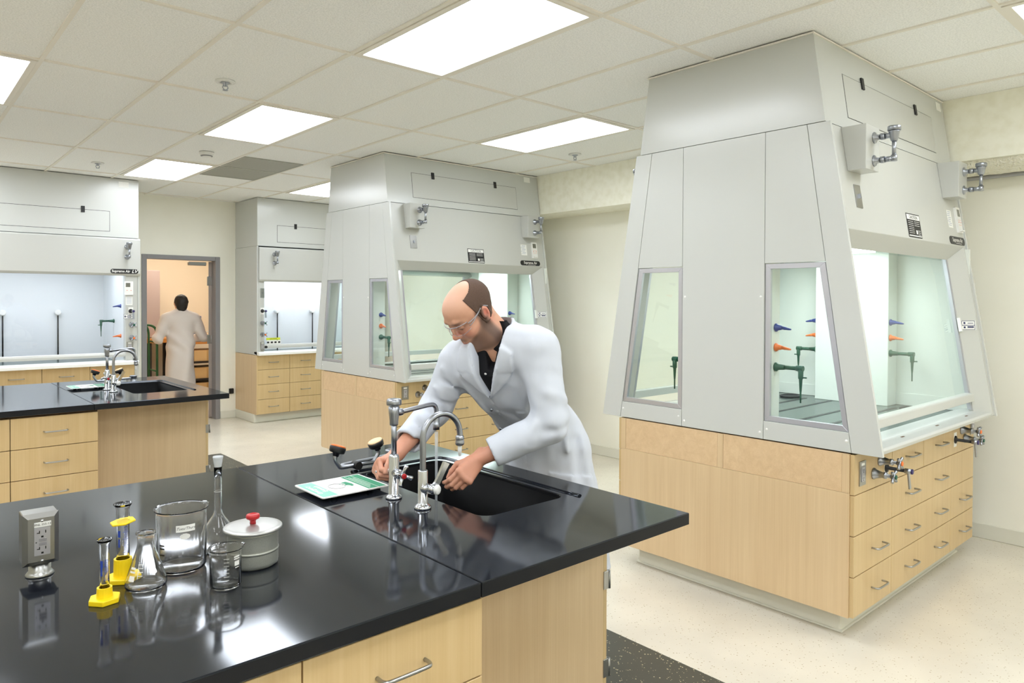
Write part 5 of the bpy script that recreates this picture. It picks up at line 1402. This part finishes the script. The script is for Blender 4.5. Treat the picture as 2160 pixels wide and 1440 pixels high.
b.obj('lens_edge', m_glassc if False else mat('clear_frame', (214, 210, 216), .2, **{'Transmission Weight': .6}), gl)
for s in (-1, 1):
    b = B(); p0 = gl_pt(s, .018); p1 = hw(s*.0805, .025, .022); p2 = hw(s*.0845, -.012, .034); p3 = hw(s*.083, -.034, .016)
    b.tube([p0, p1, p2, p3], .0028, 8, 4); b.tube([gl_pt(s, .006), hw(s*.079, .045, .014), p1], .0022, 6, 4)
    b.obj('temple', MATS['clear_frame'], gl)
# shirt, coat, trousers, shoes
FWD = unit(np.cross(ShL-ShR, (0, 0, 1))); FWD = FWD if FWD[0] < 0 else -FWD
SPN = unit(NECK-HIP); LFT = unit(ShL-ShR); LFT = unit(LFT-SPN*(LFT@SPN)); FRT = np.cross(SPN, LFT); FRT = FRT if FRT[0] < 0 else -FRT
TM = np.stack([LFT, FRT, SPN], 1)
MID = .5*(ShL+ShR)
TL = lambda a, b_, c_: MID + TM @ npv((a, b_, c_))         # torso-local point
VC0 = -.028                                                # the coat front sits a little to one side
def torso(v, gr):
    v.ell(TL(0, -.03, -.10), (.195+gr, .118+gr, .20+gr), TM, k=.05)
    v.cap(ShL-LFT*.06, ShR+LFT*.06, .068+gr, .068+gr, k=.07)
    v.cap(TL(0, -.02, -.14), HIP+npv((0, 0, .05)), .150+gr, .150+gr, k=.06, fl=(FRT, .80))
    v.cap(NECK+npv((.0, 0, -.01)), TL(0, -.02, -.02), .062+gr, .10+gr, k=.06)
sv = Vol((.95, -1.62, 1.10), (1.36, -1.05, 1.52), .005)
torso(sv, -.004)
sv.cap(NECK-SPN*.02, NECK+SPN*.060-FRT*.014, .069, .067, k=.02); sv.cut(NECK+SPN*.044, SPN+FRT*.80)
X, Y, Z = sv.grid(); La = [((X-MID[0])*TM[0, i]+(Y-MID[1])*TM[1, i]+(Z-MID[2])*TM[2, i]) for i in range(3)]
vv = np.maximum(np.abs(La[0]) - (.010+.32*np.clip(La[2]-.0, 0, .3)), .015-La[1])       # open collar notch
sv.D = np.maximum(sv.D, -np.maximum(vv, .0-(La[2]-.0)*1.0)).astype(np.float32)
vmesh('shirt', [sv.mesh()], m_shirt, man)
b = B()
for k in (.0, -.065):
    p = TL(VC0*.5, .098-.0, k-.0); 
    b.lathe([(0, .003), (.0045, .0025), (.005, 0)], p, 10, Matrix(((LFT[0], SPN[0], FRT[0]), (LFT[1], SPN[1], FRT[1]), (LFT[2], SPN[2], FRT[2]))))
b.obj('shirt_button', m_white, man)
cv = Vol((.70, -1.80, .46), (1.86, -.86, 1.53), .0058)
torso(cv, .014)
for sh, el, wr, sg in ((ShL, ElL, WrL, 1), (ShR, ElR, WrR, -1)):
    ax = unit(wr-el); cuff = el + (wr-el)*(.80 if sg > 0 else .70)
    cv.cap(sh-LFT*sg*.012, el, .077, .062, k=.045); cv.cap(el, cuff+ax*.05, .062, .054, k=.03)
# skirt of the coat
hipc = HIP
cv.cap(HIP+npv((0, 0, .02)), npv((1.57, -1.17, .46)), .185, .225, k=.08, fl=((1, .1, 0), .80))
for a, r in ((-.14, .06), (.13, .06)): cv.cap(HIP+npv((.02, a, .0)), npv((1.57, -1.17+a*1.35, .47)), .085, .11, k=.06)
Dc = cv.D.copy()
X, Y, Z = cv.grid(); La = [((X-MID[0])*TM[0, i]+(Y-MID[1])*TM[1, i]+(Z-MID[2])*TM[2, i]) for i in range(3)]
fold = np.zeros_like(cv.D)
def crease(p, q, w_, amp):
    """long soft fold from p to q"""
    global fold
    p, q = npv(p), npv(q); v = q-p; L2 = v@v
    t = np.clip(((X-p[0])*v[0]+(Y-p[1])*v[1]+(Z-p[2])*v[2])/L2, 0, 1)
    d2 = (X-p[0]-v[0]*t)**2+(Y-p[1]-v[1]*t)**2+(Z-p[2]-v[2]*t)**2
    fold = fold + (2.1*amp*np.exp(-d2/(w_*w_))*(.35+.65*np.sin(PI*np.clip(t, .05, .95)))).astype(np.float32)
for s in (1, -1):
    crease(TL(s*.14, .09, -.02), TL(s*.07, .12, -.26), .016, .008); crease(TL(s*.19, .06, -.05), TL(s*.12, .11, -.22), .014, -.008)
crease(TL(.10, .12, -.15), TL(.05, .13, -.42), .016, -.009); crease(TL(-.04, .13, -.2), TL(-.06, .13, -.46), .018, .010); crease(TL(-.11, .11, -.14), TL(-.12, .12, -.40), .015, -.010)
crease(TL(.16, .05, -.2), TL(.10, .1, -.46), .018, .010)
for (a, b_, w_, am) in (((ElL[0]+.06, ElL[1]-.03, ElL[2]+.03), (ElL[0]-.06, ElL[1]+.0, ElL[2]+.07), .020, .007), ((ElL[0]+.05, ElL[1]-.04, ElL[2]+.09), (ElL[0]-.07, ElL[1]-.03, ElL[2]+.13), .020, .007), ((ElL[0]-.08, ElL[1]-.0, ElL[2]+.04), (ElL[0]-.10, ElL[1]+.0, ElL[2]-.07), .020, .006), ((ElL[0]+.06, ElL[1]-.05, ElL[2]+.17), (ElL[0]-.06, ElL[1]-.05, ElL[2]+.20), .020, -.007), ((ElL[0]+.04, ElL[1]-.06, ElL[2]+.0), (ElL[0]-.09, ElL[1]-.02, ElL[2]-.02), .02, -.007)):
    crease(a, b_, w_, am)
for k in range(4):
    p = ShR + (ElR-ShR)*(.25+.2*k); crease(p+npv((-.08, -.03, .03)), p+npv((.04, -.08, -.03)), .012, .009*(-1)**k)
    p = ElR + (WrR-ElR)*(.05+.12*k); crease(p+npv((-.06, -.03, .05)), p+npv((.0, -.07, -.03)), .014, .005*(-1)**k)
for k, (yy, am) in enumerate(((-1.42, .014), (-1.36, -.013), (-1.29, .012), (-1.21, -.013), (-1.12, .013), (-1.03, -.012), (-.97, .012))):
    crease((1.36, yy, .88), (1.34, yy-.02*(k % 2), .46), .022, am); crease((1.66, yy, .95), (1.72, yy, .46), .024, am)
crease((1.50, -1.37, 1.02), (1.53, -1.47, .5), .022, -.014); crease((1.44, -1.36, 1.1), (1.44, -1.46, .5), .02, .013)
def noise3(sc, seed):
    r = np.random.RandomState(seed); o = 0
    for i in range(5):
        a = r.normal(size=3)*sc; o = o + np.sin(a[0]*X+a[1]*Y+a[2]*Z+r.rand()*6)
    return o/5
fold += (noise3(22, 1)*.0045 + noise3(48, 2)*.0026).astype(np.float32)
cv.D = cv.D - fold
# cuffs, neck opening, V front, centre slit
for el, wr, f in ((ElL, WrL, .80), (ElR, WrR, .70)):
    ax = unit(wr-el); c = el+(wr-el)*f; cv.cut(c, ax, .004, (c+ax*.19, .2))
    q = cv._blk(c-.1, c+.1, 0)
    cv.cap(c-ax*.05, c+ax*.05, .040, .044, k=.004, op='sub')
cv.cap(NECK-SPN*.05+FRT*.02, NECK+SPN*.09-FRT*.02, .080, .092, k=.015, op='sub')
apex = -.105
sl_ = lambda: (La[2]-apex)
vcut = np.maximum(np.abs(La[0]-VC0*np.clip(1-(La[2]-apex)/.2, 0, 1)) - .32*np.clip(La[2]-apex, 0, 1) , np.maximum(apex-La[2], .030-.6*np.clip(La[2]+.07, 0, .2)-La[1]))
cv.D = np.maximum(cv.D, -np.maximum(vcut, -(cv.D+.030))).astype(np.float32) if False else np.maximum(cv.D, -vcut).astype(np.float32)
slit = np.maximum(np.abs(La[0]-VC0)-.0022, np.maximum(La[2]-apex, .06-La[1])); slit = np.maximum(slit, .72-Z)
cv.D = np.maximum(cv.D, -np.maximum(slit, -(Dc+.006)) ).astype(np.float32)
# lapels and collar: raised bands following the surface
def raise_band(region, hgt):
    cv.D = np.minimum(cv.D, np.maximum(np.maximum(Dc - fold*.6 - hgt, region), La[1]-.155)).astype(np.float32)
def poly2(px, py, pts):
    """signed distance-like to a convex polygon, pts counter-clockwise"""
    d = None
    for (ax_, ay), (bx, by) in zip(pts, pts[1:]+pts[:1]):
        nx, ny = by-ay, -(bx-ax_); l = math.hypot(nx, ny); e = ((px-ax_)*nx+(py-ay)*ny)/l
        d = e if d is None else np.maximum(d, e)
    return d
for s in (1, -1):
    px, py = (La[0]-VC0*np.clip(1-(La[2]-apex)/.2, 0, 1))*s, La[2]
    lap = poly2(px, py, [(.002, apex-.005), (.098, -.075), (.118, -.022), (.100, .0)][::1] + [(.092, .012)]) if False else poly2(px, py, [(.0, apex-.006), (.090, -.030), (.116, .006), (.062, .06)])
    lap = np.maximum(lap, .02-La[1]); lap = np.maximum(lap, -vcut)
    raise_band(lap, .009)
    col = np.maximum(poly2(px, py, [(.058, .018), (.122, .010), (.118, .08), (.066, .10)]), -.02-La[1]); col = np.maximum(col, -vcut)
    raise_band(col, .012)
nk = NECK + SPN*.0
# collar stand around the back of the neck
q = cv._blk(NECK-.16, NECK+.16, 0); sl, x_, y_, z_ = q
la = [((x_-NECK[0])*TM[0, i]+(y_-NECK[1])*TM[1, i]+(z_-NECK[2])*TM[2, i]) for i in range(3)]
rr = np.sqrt(la[0]**2+(la[1]+.004)**2)
cd = np.maximum(np.abs(rr-.094-.0)-.006, np.maximum(np.abs(la[2]-.002+.10*la[1])-.034, la[1]-.040))
cv._put(sl, cd.astype(np.float32), .006, 'add')
# pockets: hip patch (left side) and chest patch
q = cv._blk(npv((1.2, -1.7, .6)), npv((1.75, -1.25, 1.05)), 0); sl, x_, y_, z_ = q
pk = np.maximum(poly2(x_-0*y_, z_, [(1.30, .70), (1.545, .68), (1.565, .865), (1.34, .895)]), y_+1.30)
cv.D[sl] = np.minimum(cv.D[sl], np.maximum(Dc[sl]-fold[sl]-.006, pk)).astype(np.float32)
pk = np.maximum(poly2(La[0], La[2], [(.045, -.33), (.135, -.33), (.135, -.20), (.045, -.20)]), np.maximum(.03-La[1], La[1]-.15)); cv.D = np.minimum(cv.D, np.maximum(Dc-fold-.0045, pk)).astype(np.float32)
cv.cut((1.5, -1.2, .475), (0, 0, -1), .004)
VC, FC = cv.mesh(); VC = relax(VC, FC, 1, .4)
vmesh('lab_coat', [(VC, FC)], m_coat, man)
b = B()
for k in (-.165, -.275, -.39):
    p = TL(VC0-.012, .127, k); b.lathe([(0, .006), (.0055, .0055), (.0065, .003), (.0065, 0)], p, 12, Matrix(((LFT[0], SPN[0], FRT[0]), (LFT[1], SPN[1], FRT[1]), (LFT[2], SPN[2], FRT[2]))))
b.obj('coat_button', m_chrome2, man)
pv = Vol((1.3, -1.5, .03), (1.75, -.85, 1.0), .012)
pv.cap(HIP+npv((0, -.06, 0)), HIP+npv((0, .06, 0)), .105, .105, k=.05)
for a, b_, c_ in LEG: pv.cap(a, b_, .09, .085, k=.05); pv.cap(b_, c_, .085, .075, k=.04)
pv.cut((1.5, -1.2, .06), (0, 0, -1)); vmesh('trousers', [pv.mesh()], m_trousers, man)
for a, b_, c_ in LEG:
    q = Vol(c_-npv((.26, .1, .1)), c_+npv((.12, .1, .1)), .008)
    q.cap(c_+npv((.03, 0, -.045)), c_+npv((-.17, 0, -.055)), .042, .036, k=.02, fl=((0, 0, 1), .9)); q.cap(c_+npv((.02, 0, .02)), c_+npv((.0, 0, -.04)), .045, .05, k=.03); q.cut((c_[0], c_[1], .003), (0, 0, -1))
    vmesh('shoe', [q.mesh()], m_shoe, man)

# ---- person walking away through the doorway
P2 = npv((2.375, 6.62, 0))
p2 = thing('person', 'dark-haired person in a white lab coat seen from behind, walking through the doorway', 'person', tuple(P2))
q = Vol(P2+npv((-.45, -.35, .02)), P2+npv((.45, .35, 1.72)), .010)
at = lambda a, b_, c_: P2+npv((a, b_, c_))
q.ell(at(.0, .02, 1.545), (.073, .09, .10), k=.02); q.cap(at(0, 0, 1.46), at(0, 0, 1.36), .055, .065, k=.03)
q.cap(at(-.13, 0, 1.34), at(.13, 0, 1.34), .07, .07, k=.05); q.cap(at(0, 0, 1.3), at(0, 0, .9), .14, .14, k=.06, fl=((0, 1, 0), .75))
for s in (-1, 1):
    q.cap(at(s*.20, 0, 1.33), at(s*.275, .0, 1.08), .05, .042, k=.03); q.cap(at(s*.275, .0, 1.08), at(s*.20, .22, 1.05), .04, .03, k=.02); q.cap(at(s*.20, .22, 1.05), at(s*.17, .29, 1.05), .035, .025, k=.02)
    q.cap(at(s*.08, .0, .9), at(s*.08, s*.03, .5), .06, .045, k=.03); q.cap(at(s*.08, s*.03, .5), at(s*.09, s*.12-.03, .09), .055, .04, k=.03)
    q.ell(at(s*.074, .01, 1.54), (.01, .018, .03), k=.008)
vmesh('body', [q.mesh()], m_skin, p2, lambda V: np.tile(npv((206, 156, 126)), (len(V), 1)))
q = Vol(P2+npv((-.14, -.14, 1.36)), P2+npv((.14, .16, 1.70)), .006)
q.ell(at(.005, -.012, 1.565), (.086, .100, .098), k=.03); q.ell(at(.0, -.055, 1.50), (.066, .05, .075), k=.03)
q.ell(at(0, .105, 1.52), (.07, .05, .075), k=.02, op='sub')
X, Y, Z = q.grid(); q.D = (q.D + .004*np.sin(X*90)*np.sin(Z*85+1)*np.sin(Y*80)).astype(np.float32)
vmesh('hair', [q.mesh()], mat('dark_hair', (26, 20, 18), .6), p2)
q = Vol(P2+npv((-.42, -.32, .42)), P2+npv((.42, .36, 1.50)), .009)
q.cap(at(-.135, 0, 1.335), at(.135, 0, 1.335), .085, .085, k=.06); q.cap(at(0, .0, 1.30), at(0, 0, 1.0), .175, .165, k=.06, fl=((0, 1, 0), .74)); q.cap(at(0, 0, 1.0), at(0, 0, .40), .170, .180, k=.06, fl=((0, 1, 0), .98))
q.cap(at(0, 0, 1.40), at(0, 0, 1.43), .072, .066, k=.03)
for s in (-1, 1): q.cap(at(s*.185, 0, 1.33), at(s*.285, -.01, 1.08), .078, .066, k=.04); q.cap(at(s*.285, -.01, 1.08), at(s*.22, .18, 1.05), .066, .055, k=.03); q.cut(at(s*.22, .18, 1.05), (-s*.3, .95, 0), .004, (at(s*.2, .23, 1.05), .1))
X, Y, Z = q.grid(); q.cut(at(0, 0, .44), (0, 0, -1))
f = .013*np.sin((X-P2[0])*30+1.6*np.sin(Z*4))*sm(1.20-Z, 0, .5)+.010*np.sin(Z*34+(X-P2[0])*30)*np.exp(-((Z-1.05)/.16)**2)
q.D = (q.D - f).astype(np.float32)
vmesh('lab_coat', [q.mesh()], mat('off_white_coat', (226, 216, 208), .8, spec=.2), p2)
q = Vol(P2+npv((-.25, -.3, .02)), P2+npv((.25, .35, .98)), .012)
for s in (-1, 1): q.cap(at(s*.08, .0, .9), at(s*.08, s*.03, .5), .075, .062, k=.03); q.cap(at(s*.08, s*.03, .5), at(s*.09, s*.12-.03, .09), .062, .07, k=.03)
q.cut(at(0, 0, .05), (0, 0, -1)); vmesh('trousers', [q.mesh()], m_trousers, p2)
for s in (-1, 1):
    c = at(s*.09, s*.12-.03, .06); r = Vol(c-npv((.08, .1, .07)), c+npv((.08, .25, .06)), .01); r.cap(c+npv((0, -.02, -.015)), c+npv((0, .15, -.025)), .045, .036, k=.02); r.cut((0, 0, .004), (0, 0, -1)); vmesh('shoe', [r.mesh()], m_shoe, p2)
# ---------------------------------------------------------------- store room contents, seen through the doorway
m_mauve = mat('mauve_laminate', (176, 158, 154), .5)
m_benchwood = wood('bench_top_wood', (206, 140, 66), (178, 112, 48), 'X')
m_darksteel = mat('dark_steel_frame', (44, 40, 38), .45, .3)
m_cardboard = mat('cardboard', (222, 190, 140), .8)
m_cartgreen = mat('green_cart_frame', (36, 92, 52), .4)
t = thing('work_table', 'wooden topped work table with dark legs in the room beyond the doorway', 'table', (2.35, 8.5, 0))
B().box(1.5, 2.86, 8.15, 8.85, .93, 1.0, .004).obj('tabletop', m_benchwood, t)
for x in (1.54, 1.98, 2.40, 2.80):
    for y in (8.2, 8.8): B().box(x-.03, x+.03, y-.03, y+.03, 0, .93).obj('leg', m_darksteel, t)
B().box(1.52, 2.84, 8.2, 8.8, .22, .25).obj('lower_shelf', m_darksteel, t)
B().box(1.5, 2.86, 8.80, 8.85, 1.0, 1.16).obj('backsplash', mat('pale_ledge', (206, 196, 186), .5), t)
t = thing('wall_cabinet', 'mauve laminate cabinet on the table left of the person in the doorway', 'cabinet', (2.2, 8.5, 1.0))
B().box(1.62, 2.585, 8.3, 8.78, 1.003, 2.04, .003).obj('carcass', m_mauve, t)
for x0, x1 in ((1.63, 2.10), (2.105, 2.575)):
    dr = B().box(x0, x1, 8.282, 8.299, 1.012, 2.03, .002).obj('door', m_mauve, t); B().cyl((x0+.06, 8.262, 1.3), (x0+.06, 8.262, 1.42), .006, n=8).obj('pull_handle', m_steel, dr)
t = thing('storage_rack', 'rack of cardboard boxes at the right edge of the doorway opening', 'shelving', (3.35, 8.3, 0))
for z in (.10, .33, .60, .90): B().box(2.89, 3.75, 8.0, 8.6, z, z+.03).obj('shelf', m_benchwood if z > .8 else m_darksteel, t)
for x in (2.906, 3.73):
    for y in (8.02, 8.58): B().box(x-.015, x+.015, y-.015, y+.015, 0, .93).obj('upright', m_darksteel, t)
for x, z, h, lab in ((3.18, .361, .17, 'cardboard box on the middle shelf of the store rack'), (3.18, .631, .17, 'cardboard box on the upper shelf of the store rack'), (3.18, .131, .16, 'cardboard box on the lowest shelf of the store rack')):
    t = thing('cardboard_box', lab, 'box', (x, 8.25, z)); B().box(x-.17, x+.25, 8.04, 8.45, z, z+h, .002).obj('carton', m_cardboard, t)
    B().box(x+.02, x+.07, 8.038, 8.452, z, z+h+.001).obj('tape', mat('packing_tape', (196, 160, 108), .4) if 'packing_tape' not in MATS else MATS['packing_tape'], t)
t = thing('blue_case', 'blue case with a dark handle standing on the store rack', 'case', (3.05, 8.2, .93))
B().box(2.915, 3.135, 8.08, 8.40, .931, 1.335, .012, 2).obj('shell', mat('blue_case_plastic', (28, 74, 140), .35), t)
b = B().tube([(2.98, 8.2, 1.335), (2.98, 8.2, 1.362), (3.07, 8.2, 1.362), (3.07, 8.2, 1.335)], .008, 8, 3); b.obj('handle', m_black, t)
b = B()
plate(b, (3.085, 8.0799, 1.28), (1, 0, 0), (0, 0, 1), .03, .03, .001)
for k in range(5): plate(b, (3.10, 8.0799, 1.02+k*.025), (1, 0, 0), (0, 0, 1), .02, .008, .001)
plate(b, (3.02, 8.0799, 1.18), (1, 0, 0), (0, 0, 1), .16, .006, .001)
b.obj('markings', m_label, t)
for x, h in ((3.18, .22), (3.245, .16)):
    t = thing('bottle', 'pale bottle on the store rack beside the blue case, %s' % ('taller one' if h > .2 else 'shorter one'), 'bottle', (x, 8.15, .931))
    B().lathe([(0, 0), (.026, 0), (.026, h*.65), (.012, h*.82), (.012, h*.9), (0, h*.9)], (x, 8.15, .931), 16).obj('body', mat('pale_bottle', (226, 206, 180), .4) if 'pale_bottle' not in MATS else MATS['pale_bottle'], t)
    B().lathe([(0, h*.9), (.014, h*.9), (.014, h), (0, h)], (x, 8.15, .931), 14).obj('cap', m_white, t)
t = thing('hand_cart', 'green tubular hand cart at the left edge of the doorway opening', 'cart', (2.0, 7.3, 0))
b = B()
for y in (7.1, 7.5): b.tube([(2.21, y, .12), (2.21, y, .9), (2.20, y, 1.16), (2.13, y, 1.235), (2.02, y, 1.24)], .016, 10, 5)
b.cyl((2.21, 7.1, 1.0), (2.21, 7.5, 1.0), .012, n=8).cyl((2.21, 7.1, .6), (2.21, 7.5, .6), .012, n=8).cyl((2.02, 7.1, 1.24), (2.02, 7.5, 1.24), .016, n=8)
b.obj('frame', m_cartgreen, t)
B().box(1.55, 2.22, 7.08, 7.52, .12, .16, .006).obj('deck', m_darksteel, t)
for x in (1.62, 2.15):
    for y in (7.12, 7.48): B().lathe([(0, -.018), (.055, -.018), (.06, -.01), (.06, .01), (.055, .018), (0, .018)], (x, y, .061), 16, 'Y').obj('wheel', m_black, t)
